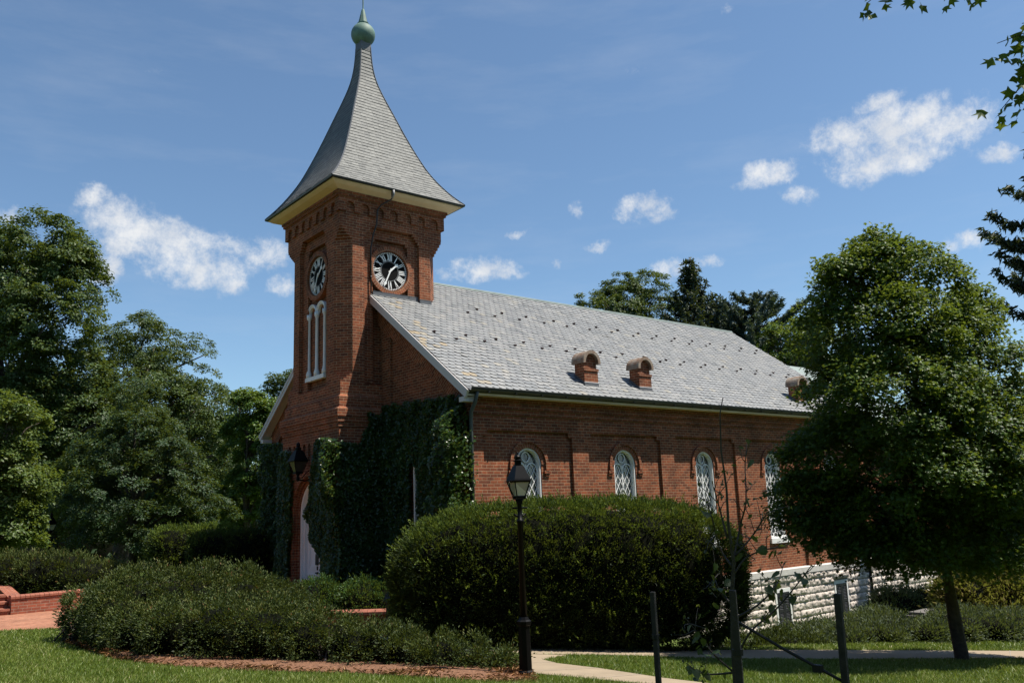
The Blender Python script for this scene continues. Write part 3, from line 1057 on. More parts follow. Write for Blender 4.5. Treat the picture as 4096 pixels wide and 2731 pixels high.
mb = MB()
for sg in (1, -1):
    f = (lambda p: p) if sg > 0 else (lambda p: (p[0], 2 * CY - p[1], p[2]))
    mb.hexa([f(rp(RX0, 0, -.10)), f(rp(RX1, 0, -.10)), f(rp(RX1, LS, -.10)), f(rp(RX0, LS, -.10)), f(rp(RX0, 0, -.004)), f(rp(RX1, 0, -.004)), f(rp(RX1, LS, -.004)), f(rp(RX0, LS, -.004))])
roof = mb.build('nave_roof', 'slate_underlay', chapel)
rng = np.random.default_rng(21)
W_, E_ = .218, .197
V, Fh, T = [], [], []
nr = int(LS / E_)
for r in range(nr):
    s1 = LS + .03 - r * E_
    s0 = s1 - E_ * 1.16
    off = (r % 2) * W_ / 2
    for i in range(int((RX1 - RX0) / W_) + 1):
        xa = RX0 + off + i * W_ - W_ / 2
        xb = xa + W_ - .011
        if xa < RX0: xa = RX0
        if xb > RX1: xb = RX1
        if xb - xa < .05: continue
        j = rng.normal(0, .004)
        lf = .014 + abs(rng.normal(0, .005))
        k = (xb - xa)
        pts = [rp(xa, s0, .0), rp(xa, s1 - .055 + j, lf), rp(xa + k * .27, s1 + j, lf), rp(xb - k * .27, s1 + j, lf), rp(xb, s1 - .055 + j, lf), rp(xb, s0, .0)]
        a = len(V)
        V += pts
        Fh.append(tuple(range(a, a + 6)))
        t = float(np.clip(rng.normal(.45, .2), 0, .9))
        sfrac = s1 / LS
        if xa < RX0 + 2.2 and rng.random() < .25 * max(0, 1 - abs((xa - RX0) - .40) / .5): t = rng.uniform(.93, 1.0)
        T += [t] * 6
np_mesh('slates', np.array(V), np.array(Fh), 'slate', roof, np.array(T))
mb = MB()
mb.tube([rp(RX0 + 2.3, 0, .02), rp(RX1, 0, .02)], .035, 8)
for s in (1, -1):
    f = (lambda p: p) if s > 0 else (lambda p: (p[0], 2 * CY - p[1], p[2]))
    mb.hexa([f(rp(RX0 + 2.3, 0, .005)), f(rp(RX1, 0, .005)), f(rp(RX1, .09, .012)), f(rp(RX0 + 2.3, .09, .012)), f(rp(RX0 + 2.3, 0, .03)), f(rp(RX1, 0, .03)), f(rp(RX1, .09, .025)), f(rp(RX0 + 2.3, .09, .025))])
mb.build('ridge_cap', 'ridge_copper', roof)
# snow guards: four staggered rows
rng = np.random.default_rng(3)
gm = None
for row, (s, x_off) in enumerate(((2.04, 15.78), (2.36, 15.24), (4.34, 12.93), (4.63, 13.45))):
    x = x_off
    while x < 30.8:
        if gm is None:
            mb = MB()
            mb.hexa([(-.035, -.03, .0), (.035, -.03, .0), (.035, .06, .01), (-.035, .06, .01), (-.034, -.025, .05), (.034, -.025, .05), (.03, -.015, .055), (-.03, -.015, .055)])
            gd = mb.build('snow_guard', 'rust', roof)
            gm = gd.data
        else:
            gd = bpy.data.objects.new('snow_guard', gm)
            link(gd, roof)
        p = rp(x + rng.normal(0, .03), s + rng.normal(0, .02), .02)
        gd.location = p
        gd.rotation_euler = (math.atan(SL), 0, rng.normal(0, .2))
        x += 1.06
# flashing where the tower meets the roof
mb = MB()
for x0, x1, y0 in ((11.95, 12.05, CY - 1.72),):
    pass
for x0, x1, yy in ((13.31, 13.66, CY - 1.60), (13.64, 14.05, CY - 1.72), (12.1, 13.33, CY - 1.60)):
    zz0 = zrk(yy) + .02
    mb.box(x0, x1, yy - .02, yy + .05, zz0 - .05, zz0 + .09)
    mb.box(x0, x1, yy - .025, yy + .05, zz0 + .09, zz0 + .105)
mb.build('flashing', 'lead_grey', chapel)
# bargeboards, soffit, gutters
for s in (1, -1):
    f = (lambda p: p) if s > 0 else (lambda p: (p[0], 2 * CY - p[1], p[2]))
    mb = MB()
    a, b = 1.6 * 1.236, LS + .01
    for x0, x1, l0, l1 in ((RX0 - .03, RX0 + .02, -.21, -.02), (RX0 - .045, RX0 - .02, -.09, .0)):
        mb.hexa([f(rp(x, q, l)) for l in (l0, l1) for x, q in ((x0, a), (x1, a), (x1, b), (x0, b))])
    mb.hexa([f(rp(x, q, l)) for l in (-.16, -.12) for x, q in ((RX0 + .02, a), (XG + .02, a), (XG + .02, b), (RX0 + .02, b))])
    p = f(rp(RX0, LS - .12, -.3))
    mb.box(RX0 - .03, XG, p[1] - .12, p[1] + .10, p[2] - .09, p[2] + .03)
    mb.build('bargeboard', 'barge_paint', chapel)
    mb = MB()
    y = 16.52
    q = lambda y0, y1: (y0, y1) if s > 0 else (2 * CY - y1, 2 * CY - y0)
    mb.box(XG - .0, XE + .2, *q(16.50, YW + .05), 2.80, 2.86)
    mb.box(XG - .0, XE + .2, *q(16.46, 16.53), 2.80, 2.93)
    mb.build('eaves_board', 'cream_paint', chapel)
    mb = MB()
    yy = 16.395 if s > 0 else 2 * CY - 16.395
    prof = [(-.07, .0), (-.06, -.05), (-.02, -.085), (.03, -.085), (.06, -.05), (.065, .0), (.055, .0), (.05, -.04), (.02, -.07), (-.02, -.07), (-.05, -.04), (-.058, 0)]
    mb.loft([[(x, yy + s * py, 2.965 + pz_) for py, pz_ in prof] for x in (RX0 + .02, RX1)])
    mb.tube([(RX0 + .02, yy - s * .07, 2.965), (RX1, yy - s * .07, 2.965)], .012, 6)
    for k in range(22):
        x = 12.6 + k * .86
        mb.box(x - .02, x + .02, min(yy + s * .08, yy - s * .06), max(yy + s * .08, yy - s * .06), 2.862, 2.885)
    mb.build('gutter', 'gutter_metal', chapel)


def downpipe(pts, r, mat):
    mb = MB()
    mb.tube(pts, r, 10)
    for z in np.arange(pts[-1][2] + .5, pts[-2][2], 1.1):
        t = (z - pts[-1][2]) / (pts[-2][2] - pts[-1][2])
        x = pts[-1][0] + (pts[-2][0] - pts[-1][0]) * t
        y = pts[-1][1] + (pts[-2][1] - pts[-1][1]) * t
        mb.lathe((x, y), [(z - .03, r * 1.25), (z + .03, r * 1.25)], 10)
    return mb.build('downpipe', mat, chapel, True)


downpipe([(12.30, 16.42, 2.90), (12.29, 16.52, 2.62), (12.27, 16.66, 2.42), (12.28, 16.70, 2.2), (12.28, 16.70, -2.6)], .047, 'pipe_green')
downpipe([(30.05, 16.42, 2.90), (30.05, 16.74, 2.3), (30.05, 16.74, -4.4)], .05, 'dark_metal')
downpipe([(12.28, 28.95, 2.9), (12.27, 28.8, 2.4), (12.27, 28.75, -2.4)], .047, 'dark_metal')
t1 = CY - 1.64
downpipe([(12.42, CY - 2.2, 9.36), (12.42, CY - 2.18, 9.12), (12.22, CY - 1.9, 8.98), (12.10, CY - 1.90, 8.8), (12.12, CY - 1.82, 8.4), (12.03, CY - 1.78, 8.1), (12.02, t1, 7.7), (12.02, t1, 6.32)], .021, 'dark_metal')
mb = MB()
mb.tube([(12.42, CY - 2.295, 9.36), (12.42, CY - 2.295, 9.22), (12.42, CY - 2.2, 9.14)], .03, 8)
mb.build('gutter_outlet', 'pipe_grey', chapel, True)

# ---- roof vents
def roof_vent(xc):
    mb = MB()
    y0, w, zs = 17.06, .265, 4.04
    pts = [(xc + w, 3.25)] + [(xc + w * math.cos(t), zs + w * math.sin(t)) for t in np.linspace(0, PI, 14)] + [(xc - w, 3.25)]
    mb.loft([[(x, y0 + .05, z) for x, z in pts], [(x, 17.44, z) for x, z in pts]])
    mb.box(xc - w, xc + w, y0, y0 + .06, 3.25, 3.80)
    mb.box(xc - w - .015, xc + w + .015, y0 - .025, y0 + .07, 3.80, 3.875)
    v = mb.build('roof_vent', 'brick', chapel)
    mb = MB()
    n = 16
    ro, ri = .335, .245
    sect = [(ro * math.cos(t), zs + .02 + ro * math.sin(t)) for t in np.linspace(-.12, PI + .12, n)] + [(ri * math.cos(t), zs + .02 + ri * math.sin(t)) for t in np.linspace(PI + .12, -.12, n)]
    mb.loft([[(xc + a, y0 - .07, z) for a, z in sect], [(xc + a, 17.50, z) for a, z in sect]])
    mb.build('vent_cap', 'concrete_cap', v)
    mb = MB()
    mb.box(xc - w - .012, xc + w + .012, y0 - .012, y0 + .05, 3.25, 3.47)
    mb.hexa([(xc - w - .012, y0 + .05, 3.25), (xc + w + .012, y0 + .05, 3.25), (xc + w + .012, y0 + .40, 3.5), (xc - w - .012, y0 + .40, 3.5), (xc - w - .012, y0 + .05, 3.50), (xc + w + .012, y0 + .05, 3.50), (xc + w + .012, y0 + .40, 3.76), (xc - w - .012, y0 + .40, 3.76)])
    mb.build('vent_flashing', 'lead_grey', v)
    mb = MB()
    mb.box(xc - w - .014, xc + w + .014, y0 - .016, y0 + .02, 3.47, 3.485)
    mb.build('flashing_edge', 'white_paint', v)


for xc in (16.81, 19.06, 27.36):
    roof_vent(xc)

# ---- lower rear annex
mb = MB()
mb.box(XE + .01, 37, YW + .02, YN - .1, -2.3, 2.2)
an = mb.build('annex_wall', 'brick', chapel)
mb = MB()
zq = lambda y: 6.28 - .6 * abs(CY - y)
for s in (1, -1):
    ya = CY - s * 6.3
    mb.hexa([(XE + .0, CY, 6.16), (37.4, CY, 6.16), (37.4, ya, zq(ya) - .12), (XE, ya, zq(ya) - .12), (XE, CY, 6.28), (37.4, CY, 6.28), (37.4, ya, zq(ya)), (XE, ya, zq(ya))])
mb.build('annex_roof', 'ridge_copper', an)
mb = MB()
mb.poly([(37, YW, 2.2), (37, YN, 2.2), (37, CY, 6.2)])
mb.build('annex_gable', 'brick', an)

# ================================================================== GROUND
def np_grid_axis():
    a = list(np.arange(-12, 44, .5))
    return np.array([-600, -300, -150, -90, -60, -40, -28, -20, -15] + a + [48, 55, 65, 80, 100, 150, 300, 700.])


ax = np_grid_axis()
ay = np_grid_axis()
GX, GY = np.meshgrid(ax, ay, indexing='ij')
GZ = g(GX, GY)
nxg, nyg = GX.shape
idx = np.arange(nxg * nyg).reshape(nxg, nyg)
Fg = np.stack([idx[:-1, :-1], idx[1:, :-1], idx[1:, 1:], idx[:-1, 1:]], -1).reshape(-1, 4)
tag(np_mesh('lawn_ground', np.stack([GX, GY, GZ], -1).reshape(-1, 3), Fg, 'lawn', smooth=True), kind='structure')


def slab(name, pts, mat, top=.02, deep=.15, kind='structure', cell=0):
    bm_ = MB()
    t = [(x, y, float(g(x, y)) + top) for x, y in pts]
    b = [(x, y, float(g(x, y)) - deep) for x, y in pts]
    bm_.loft([b, t], True, True)
    return tag(bm_.build(name, mat), kind=kind)


# outlines in plan, metres
PATH = [(9.4, 8.3), (8.63, 10.55), (9.0, 11.2), (9.7, 12.0), (10.41, 12.5), (10.9, 12.05), (10.02, 11.75), (9.87, 11.2), (10.0, 10.35), (9.98, 9.0), (10.1, 8.2), (11.3, 2.5), (9.8, 2.5)]
WALK = [(4.5, 19.7), (7.5, 16.9), (10.4, 12.52), (11.76, 11.47), (12.98, 10.19), (14.5, 9.14), (18.15, 7.22), (26, 3.2), (27, 4.4), (19.67, 7.81), (16.07, 10.11), (13.36, 11.67), (11.25, 13.5), (9.0, 16.6), (6.5, 19.8)]
MULCH = [(4.3, 20.2), (3.95, 18.4), (3.98, 17.0), (4.06, 15.14), (4.52, 13.9), (5.26, 12.82), (6.38, 11.83), (7.04, 10.84), (7.55, 10.04), (8.15, 9.75), (8.62, 10.5), (8.9, 11.1), (9.2, 12.3), (8.6, 14.4), (7.4, 16.7), (5.5, 19.2)]
PLAZA = [(-9, 32.4), (3.37, 21.72), (4.5, 20.78), (6.5, 20.2), (9.6, 21.0), (10.5, 21.6), (10.5, 24), (6.2, 25.8), (4.15, 25.38), (2.4, 27.6), (-4, 34.5)]
STRIP = [(13.3, 11.9), (16.07, 10.2), (19.67, 7.9), (22.5, 8.6), (19.2, 9.65), (15.4, 10.9), (13.5, 12.6)]
slab('concrete_path', PATH, 'concrete', .025)
slab('concrete_sidewalk', WALK, 'concrete', .028)
mo = MB()
cx_, cy_ = 6.3, 14.0
rings = []
for k, (f, h) in enumerate(((1.0, .012), (.96, .05), (.8, .08), (.4, .1), (.02, .1))):
    rr = []
    n = len(MULCH)
    for i in range(n * 3):
        a, b = MULCH[i // 3], MULCH[(i // 3 + 1) % n]
        t = (i % 3) / 3
        x, y = a[0] + (b[0] - a[0]) * t, a[1] + (b[1] - a[1]) * t
        x, y = cx_ + (x - cx_) * f, cy_ + (y - cy_) * f
        rr.append((x, y, float(g(x, y)) + h))
    rings.append(rr)
mo.loft(rings, True, True)
tag(mo.build('mulch_bed', 'mulch', smooth=True), kind='structure')
bm_ = MB()
bm_.loft([[(x, y, float(g(x, y)) - .3) for x, y in PLAZA], [(x, y, float(g(x, y)) + .02) for x, y in PLAZA]])
tag(bm_.build('brick_plaza', 'brick_paving'), kind='structure')


def in_poly(px, py, poly):
    r = np.zeros(len(px), bool)
    n = len(poly)
    for i in range(n):
        x1, y1 = poly[i]
        x2, y2 = poly[(i + 1) % n]
        c = ((y1 > py) != (y2 > py)) & (px < (x2 - x1) * (py - y1) / (y2 - y1 + 1e-12) + x1)
        r ^= c
    return r


# ------------------------------------------------------------------ foliage makers
rtv = np.array([math.sin(YAW), -math.cos(YAW), 0])
fwv = np.array([math.cos(YAW), math.sin(YAW), 0])


def unit(a):
    return a / np.maximum(np.linalg.norm(a, axis=-1, keepdims=True), 1e-9)


def rdir(rng, n):
    return unit(rng.normal(size=(n, 3)))


def leaf_geo(C, N, Tn, L, Wd, shape, rng):
    """leaf cards with real outline: centres, normals, tip directions, lengths, widths"""
    n = len(C)
    N = unit(N)
    Tn = unit(Tn - N * (Tn * N).sum(1, keepdims=True) + 1e-6)
    B = np.cross(N, Tn)
    L = np.broadcast_to(L, (n,))[:, None]
    Wd = np.broadcast_to(Wd, (n,))[:, None]
    if shape == 'blade':
        P = [(-.5, -.5, 0), (-.5, .5, 0), (.5, 0, .08)]
        tri = [(0, 1, 2)]
    elif shape == 'leaf':
        P = [(-.5, 0, 0), (-.05, .5, .10), (.5, 0, -.06), (-.05, -.5, .10)]
        tri = [(0, 1, 2), (0, 2, 3)]
    elif shape == 'heart':
        P = [(-.42, 0, 0), (-.5, .25, .05), (-.2, .5, .1), (.2, .36, .06), (.55, 0, -.08), (.2, -.36, .06), (-.2, -.5, .1), (-.5, -.25, .05)]
        tri = [(0, 1, 2), (0, 2, 3), (0, 3, 4), (0, 4, 5), (0, 5, 6), (0, 6, 7)]
    else:  # maple: five lobes
        rad = [(0, .58), (22, .26), (52, .52), (80, .24), (118, .36), (160, .16), (200, .16), (242, .36), (280, .24), (308, .52), (338, .26)]
        P = [(-.05, 0, .0)] + [(r * math.cos(R_(a)), r * math.sin(R_(a)), .08 * math.cos(R_(2 * a)) - .1 * r) for a, r in rad]
        m = len(rad)
        tri = [(0, 1 + k, 1 + (k + 1) % m) for k in range(m)]
    k = len(P)
    V = np.stack([C + Tn * L * a + B * Wd * b + N * L * c for a, b, c in P], 1).reshape(-1, 3)
    F = (np.arange(n)[:, None, None] * k + np.array(tri)[None]).reshape(-1, 3)
    return V, F, k


def foliage(name, C, N, Tn, L, Wd, shape, tint, mat, parent, rng, extra=None):
    V, F, k = leaf_geo(C, N, Tn, L, Wd, shape, rng)
    t = np.repeat(tint, k)
    if extra is not None:                    # (V, F, tint) dark twiggy inner mass
        mi = np.concatenate([np.zeros(len(F)), np.ones(len(extra[1]))])
        F = np.concatenate([F, extra[1] + len(V)])
        V = np.concatenate([V, extra[0]])
        t = np.concatenate([t, extra[2]])
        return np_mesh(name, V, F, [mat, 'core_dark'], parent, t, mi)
    return np_mesh(name, V, F, mat, parent, t)


ICO = None


def ico(sub=2):
    import bmesh
    b = bmesh.new()
    bmesh.ops.create_icosphere(b, subdivisions=sub, radius=1)
    V = np.array([v.co[:] for v in b.verts])
    F = np.array([[v.index for v in f.verts] for f in b.faces])
    b.free()
    return V, F


ICO2 = ico(2)
ICO3 = ico(3)


def wob(P, s, seed=0):
    """cheap smooth noise in [-1, 1]"""
    r = np.random.default_rng(seed)
    o = np.zeros(len(P))
    for k in range(5):
        d = unit(r.normal(size=3)[None])[0]
        o += np.sin(P @ d * s * (1 + .45 * k) + r.uniform(0, 6.28)) / (1 + .35 * k)
    return o / 2.6


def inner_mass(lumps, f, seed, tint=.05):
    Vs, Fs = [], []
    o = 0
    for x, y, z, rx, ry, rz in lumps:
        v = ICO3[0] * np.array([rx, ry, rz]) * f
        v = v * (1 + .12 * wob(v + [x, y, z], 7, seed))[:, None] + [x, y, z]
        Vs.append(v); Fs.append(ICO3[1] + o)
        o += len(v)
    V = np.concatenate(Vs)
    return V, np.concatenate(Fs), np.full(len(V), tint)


def crown_pts(rng, lobes, ncl, per, cs, flat=.5, shell=.62, under=.5):
    """clusters of leaves through the outer part of every lobe of a crown"""
    lobes = np.array(lobes, float)
    w = (lobes[:, 3] * lobes[:, 4] * lobes[:, 5]) ** (2 / 3)
    w /= w.sum()
    li = rng.choice(len(lobes), ncl, p=w)
    d = rdir(rng, ncl)
    low = d[:, 2] < -.2
    flip = low & (rng.random(ncl) < under)
    d[flip, 2] *= -1
    rad = shell + (1.03 - shell) * rng.random(ncl) ** .55
    c0 = lobes[li, :3]
    R3 = lobes[li, 3:]
    cc = c0 + d * R3 * (rad * (1 + .16 * wob(c0 + d * R3, 2.2 / max(.3, float(np.median(R3))), 17)))[:, None]
    # drop clusters deep inside other lobes
    deep = np.zeros(ncl, bool)
    for l in lobes:
        q = (((cc - l[:3]) / l[3:]) ** 2).sum(1)
        deep |= q < .30
    keep = ~deep | (rng.random(ncl) < .15)
    cc, d = cc[keep], d[keep]
    n = len(cc)
    size = cs * rng.uniform(.65, 1.3, n)
    out = unit(d + np.array([0, 0, .5]))
    off = rdir(rng, n * per).reshape(n, per, 3) * (rng.random((n, per, 1)) ** .42) * .95
    # flatten each cluster along its own outward/up axis
    ax_ = unit(out * .6 + np.array([0, 0, .8]) + rng.normal(size=(n, 3)) * .25)
    proj = (off * ax_[:, None]).sum(2, keepdims=True)
    off = off - ax_[:, None] * proj * (1 - flat)
    C = (cc[:, None] + off * size[:, None, None]).reshape(-1, 3)
    N = (np.repeat(ax_[:, None], per, 1) + rng.normal(size=(n, per, 3)) * .45).reshape(-1, 3)
    Tn = (off + rng.normal(size=(n, per, 3)) * .35 + np.array([0, 0, -.15])).reshape(-1, 3)
    ct = rng.normal(0, .13, n)
    tint = np.clip(.45 + np.repeat(ct, per) + rng.normal(0, .16, n * per), 0, 1)
    return C, N, Tn, tint, cc


def limbs(mb, rng, base, r0, top, targets, lean=0.0):
    """tapering trunk and limbs from the trunk to points of the crown"""
    base = np.array(base, float)
    top = np.array(top, float)
    n = 8
    path = []
    for k in range(n + 1):
        t = k / n
        p = base + (top - base) * t
        p[:2] += rng.normal(0, r0 * .22, 2) * (0 < k < n)
        path.append(p)
    rad = [r0 * (1.5 if k == 0 else 1.12 if k == 1 else 1 - .85 * k / n) for k in range(n + 1)]
    path.insert(1, path[0] + (path[1] - path[0]) * .12)
    rad.insert(1, r0 * 1.18)
    mb.tube(path, rad, 10)
    H = np.linalg.norm(top - base)
    for t in targets:
        t = np.array(t, float)
        zf = np.clip((t[2] - base[2]) / H - .2, .26, .9)
        s = base + (top - base) * zf
        mid = (s + t) / 2 + np.array([0, 0, .08 * np.linalg.norm(t - s)]) + rng.normal(0, .05, 3) * np.linalg.norm(t - s)
        r = r0 * (.42 - .22 * zf)
        mb.tube([s, s * .5 + mid * .5, mid, mid * .45 + t * .55, t], [r, r * .85, r * .6, r * .4, r * .15], 6)


def tree(name, label, cat_group, base, r0, lobes, ncl, per, cs, L, mat, seed, shape='leaf', aspect=.55, flat=.5, top=None, back=1.0, bark='bark', tint_up=0.0, jit=.25):
    """lobes (x, y, z, horizontal radius, vertical radius) as seen; extra lobes give the crown its depth"""
    rng = np.random.default_rng(seed)
    lo = []
    for x, y, z, rh, rv in lobes:
        lo.append((x, y, z, rh, rh, rv))
    if back:
        for x, y, z, rh, rv in lobes[::2]:
            o = back * rh * rng.uniform(.7, 1.2)
            lo.append((x + fwv[0] * o, y + fwv[1] * o, z - .1 * rv, rh * .85, rh * .85, rv * .85))
    root = thing(name, label, 'tree', base, cat_group)
    C, N, Tn, tint, cc = crown_pts(rng, lo, ncl, per, cs, flat)
    n = len(C)
    Ls = L * rng.uniform(.7, 1.3, n)
    mb = MB()
    hi_ = max(lo, key=lambda l: l[2])
    tp = top if top is not None else (hi_[0], hi_[1], hi_[2] - .7 * hi_[5])
    sel = [l[:3] for l in lo]
    sel += [tuple(c) for c in cc[rng.choice(len(cc), min(26, len(cc)), replace=False)]]
    limbs(mb, rng, base, r0, tp, sel)
    mb.build('trunk', bark, root, True)
    zz_ = (C[:, 2] - C[:, 2].min()) / (np.ptp(C[:, 2]) + 1e-6)  # height in the crown: upper leaves tinted lighter as if sunlit
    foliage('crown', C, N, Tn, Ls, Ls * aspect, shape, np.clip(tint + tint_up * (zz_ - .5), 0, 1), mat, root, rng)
    return root


def z0(x, y, dz=0.0):
    return (x, y, float(g(x, y)) - .05 + dz)


# ------------------------------------------------------------------ trees on the left
G_L = 'trees on the left beyond the plaza'
LOBES = {
'tall_left':[(7.84, 45.38, 13.76, 1.5, 1.72),(6.63, 45.44, 12.26, 1.68, 2.09),(8.67, 45.14, 12.05, 1.82, 1.93),(8.01, 44.96, 9.74, 2.51, 2.09),(5.71, 48.99, 11.63, 2.42, 3.3),(6.88, 47.61, 8.16, 2.36, 2.36),(9.31, 47.03, 7.81, 1.98, 1.76),(5.68, 48.47, 13.77, 1.32, 1.32)],
'oak':[(13.67, 49.43, 10.24, 1.84, 1.72),(15.54, 48.34, 8.47, 2.08, 1.84),(12.9, 51.62, 9.28, 2.25, 2.0),(17.23, 48.76, 6.63, 1.5, 1.5),(13.79, 47.69, 6.34, 2.82, 2.12),(15.96, 47.71, 4.51, 2.16, 1.92),(11.92, 50.66, 5.88, 2.64, 2.16),(10.76, 53.18, 4.88, 2.45, 2.21),(9.82, 54.49, 2.77, 2.21, 1.96),(11.72, 51.78, 2.14, 2.64, 1.92),(17.51, 47.93, 3.83, 1.47, 1.47),(17.91, 48.16, 1.66, 1.47, 1.47)],
'dark_mid':[(9.94, 36.73, 4.85, 1.07, 0.98),(9.92, 35.82, 3.34, 1.74, 1.22),(9.31, 37.78, 2.79, 1.79, 1.25),(11.29, 36.27, 2.34, 1.52, 1.25),(9.69, 35.84, 1.46, 2.4, 1.37),(11.84, 36.19, 0.92, 1.61, 1.07),(8.8, 38.69, 0.89, 1.61, 1.07),(10.21, 36.37, 0.28, 2.61, 0.87),(12.59, 35.72, 0.36, 1.07, 0.8)],
'bright_left':[(4.76, 32.06, 3.61, 0.79, 0.72),(4.65, 32.44, 2.5, 1.0, 0.86),(5.08, 32.35, 1.51, 0.93, 0.72),(4.84, 32.79, 0.54, 1.22, 0.86),(5.62, 32.86, 0.37, 0.58, 0.58),(4.21, 34.32, 1.75, 1.19, 1.48),(5.02, 32.84, -0.24, 1.0, 0.36)],
'light_right':[(15.49, 38.65, 5.35, 0.92, 0.78),(16.09, 38.48, 4.12, 1.02, 0.92),(15.69, 40.13, 4.06, 1.05, 1.05),(16.08, 38.89, 2.53, 1.02, 1.02),(15.74, 39.53, 1.15, 1.12, 1.12),(16.45, 38.95, 1.11, 0.61, 1.02),(16.33, 38.08, 4.91, 0.57, 0.61),(15.2, 40.22, 0.18, 1.02, 0.82)],
'dark_behind':[(23.99, 54.58, 8.54, 1.19, 1.13),(25.19, 54.78, 9.1, 1.21, 0.9),(25.29, 53.91, 7.04, 1.78, 1.48),(23.93, 55.08, 6.81, 1.19, 1.19),(24.6, 54.3, 4.4, 2.2, 1.9),(24.4, 54.3, 1.6, 2.2, 1.9)],
'fill_a':[(13.45, 74.12, 7.1, 4.72, 5.4),(17.77, 71.66, 2.94, 4.38, 4.05),(11.93, 76.88, 1.25, 4.05, 3.37)],
'fill_b':[(20.76, 63.72, 3.8, 4.12, 4.44),(23.47, 62.17, 1.2, 3.17, 3.17),(25.5, 60.69, 0.49, 1.9, 2.85)],
'oak_right':[(41.42, 41.55, 14.02, 1.1, 0.98),(43.08, 41.46, 14.21, 1.25, 1.56),(43.25, 39.88, 14.68, 1.38, 1.47),(44.43, 38.89, 14.78, 1.38, 1.38),(42.22, 39.88, 12.84, 2.11, 1.51),(44.82, 38.96, 13.26, 1.84, 1.84),(41.0, 42.04, 13.45, 0.77, 0.77),(43.3, 40.2, 10.5, 2.6, 2.2),(43.5, 40.2, 7.0, 2.8, 2.4)],
'right_green':[(41.3, 24.8, 9.4, 0.71, 0.94),(41.25, 25.19, 8.03, 0.82, 1.18),(41.96, 24.56, 8.22, 1.18, 1.65),(41.46, 26.47, 7.53, 1.44, 0.72),(41.73, 25.1, 6.86, 0.94, 1.18),(41.6, 25.2, 4.6, 1.9, 1.6),(41.6, 25.2, 2.0, 2.0, 1.6)],
'far_right':[(41.88, 23.9, -0.79, 2.47, 2.02),(44.35, 21.96, -1.13, 2.47, 2.02),(46.89, 19.69, -0.38, 2.47, 2.47),(49.06, 17.66, 0.62, 2.47, 3.15),(43.47, 23.12, -2.85, 2.47, 1.35),(45.92, 21.15, -2.96, 2.47, 1.35)],
'maple':[(15.2, 7.4, 4.31, 0.61, 0.45),(15.61, 7.15, 3.97, 0.73, 0.57),(14.92, 7.98, 3.98, 0.62, 0.58),(16.02, 6.91, 3.63, 0.57, 0.53),(14.81, 8.29, 3.1, 0.78, 0.74),(14.86, 7.24, 2.91, 0.94, 0.78),(16.35, 6.86, 2.75, 0.73, 0.73),(17.3, 6.62, 2.2, 0.66, 0.66),(14.88, 8.65, 1.99, 0.7, 0.74),(14.53, 7.32, 1.65, 1.14, 0.91),(15.97, 6.88, 1.35, 0.94, 0.87),(17.53, 6.53, 1.29, 0.74, 0.9),(14.84, 8.59, 0.84, 0.89, 0.73),(14.82, 7.39, 0.44, 1.14, 0.84),(16.32, 6.89, 0.18, 0.94, 0.79),(14.93, 9.09, 0.13, 0.66, 0.58),(15.17, 8.24, -0.37, 1.04, 0.6),(16.42, 7.66, -0.59, 0.97, 0.61),(17.98, 6.89, -0.0, 0.75, 0.84),(17.89, 7.26, -0.65, 0.67, 0.51),(17.32, 6.94, 3.46, 0.51, 0.51),(14.35, 9.03, 0.7, 0.49, 0.49),(15.2, 7.69, 4.72, 0.33, 0.29)],
}
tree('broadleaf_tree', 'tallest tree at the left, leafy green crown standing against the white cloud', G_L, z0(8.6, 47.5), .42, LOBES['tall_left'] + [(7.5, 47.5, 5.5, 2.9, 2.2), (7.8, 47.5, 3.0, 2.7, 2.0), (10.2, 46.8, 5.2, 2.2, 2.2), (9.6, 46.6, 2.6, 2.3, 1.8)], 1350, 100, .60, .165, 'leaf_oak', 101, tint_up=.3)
tree('oak_tree', 'broad dull green oak with a rounded sloping crown behind the darker tree', G_L, z0(13.2, 50.6), .45, LOBES['oak'] + [(14.6, 48.9, 3.0, 2.6, 2.0), (16.2, 47.9, 6.2, 1.9, 1.9), (13.4, 49.6, 7.6, 2.4, 2.0), (14.0, 49.2, .8, 2.6, 1.6)], 1250, 100, .58, .155, 'leaf_oak', 102, aspect=.5)
tree('dense_tree', 'dense dark green conical tree standing in front of the broad oak', G_L, z0(10.45, 37.6), .2, LOBES['dark_mid'] + [(9.6, 36.6, -.7, 2.0, .8), (11.3, 36.2, -.7, 1.6, .7)], 1150, 100, .36, .11, 'leaf_dark', 103, aspect=.5)
tree('maple_tree', 'bright yellow green tree at the left edge behind the brick wall hedge', G_L, z0(4.3, 33.4), .14, LOBES['bright_left'], 520, 80, .36, .11, 'leaf_bright', 104, flat=.6, aspect=.7)
tree('maple_tree', 'fresh green tree just left of the chapel tower', G_L, z0(15.9, 39.6), .17, LOBES['light_right'], 560, 90, .36, .12, 'leaf_green', 105, aspect=.65)
tree('broadleaf_tree', 'small dark crown peeping out behind the white gable board left of the tower', G_L, z0(24.6, 54.8), .35, LOBES['dark_behind'], 420, 80, .6, .18, 'leaf_oak', 106)
tree('broadleaf_tree', 'far dark tree closing the gap below the tallest tree', G_L, z0(13.5, 74.5), .5, LOBES['fill_a'], 330, 80, 1.7, .42, 'leaf_dark', 107, back=0)
tree('broadleaf_tree', 'far dark tree filling the gap between the broad oak and the tower', G_L, z0(21.5, 63.5), .45, LOBES['fill_b'], 280, 80, 1.6, .4, 'leaf_dark', 108, back=0)

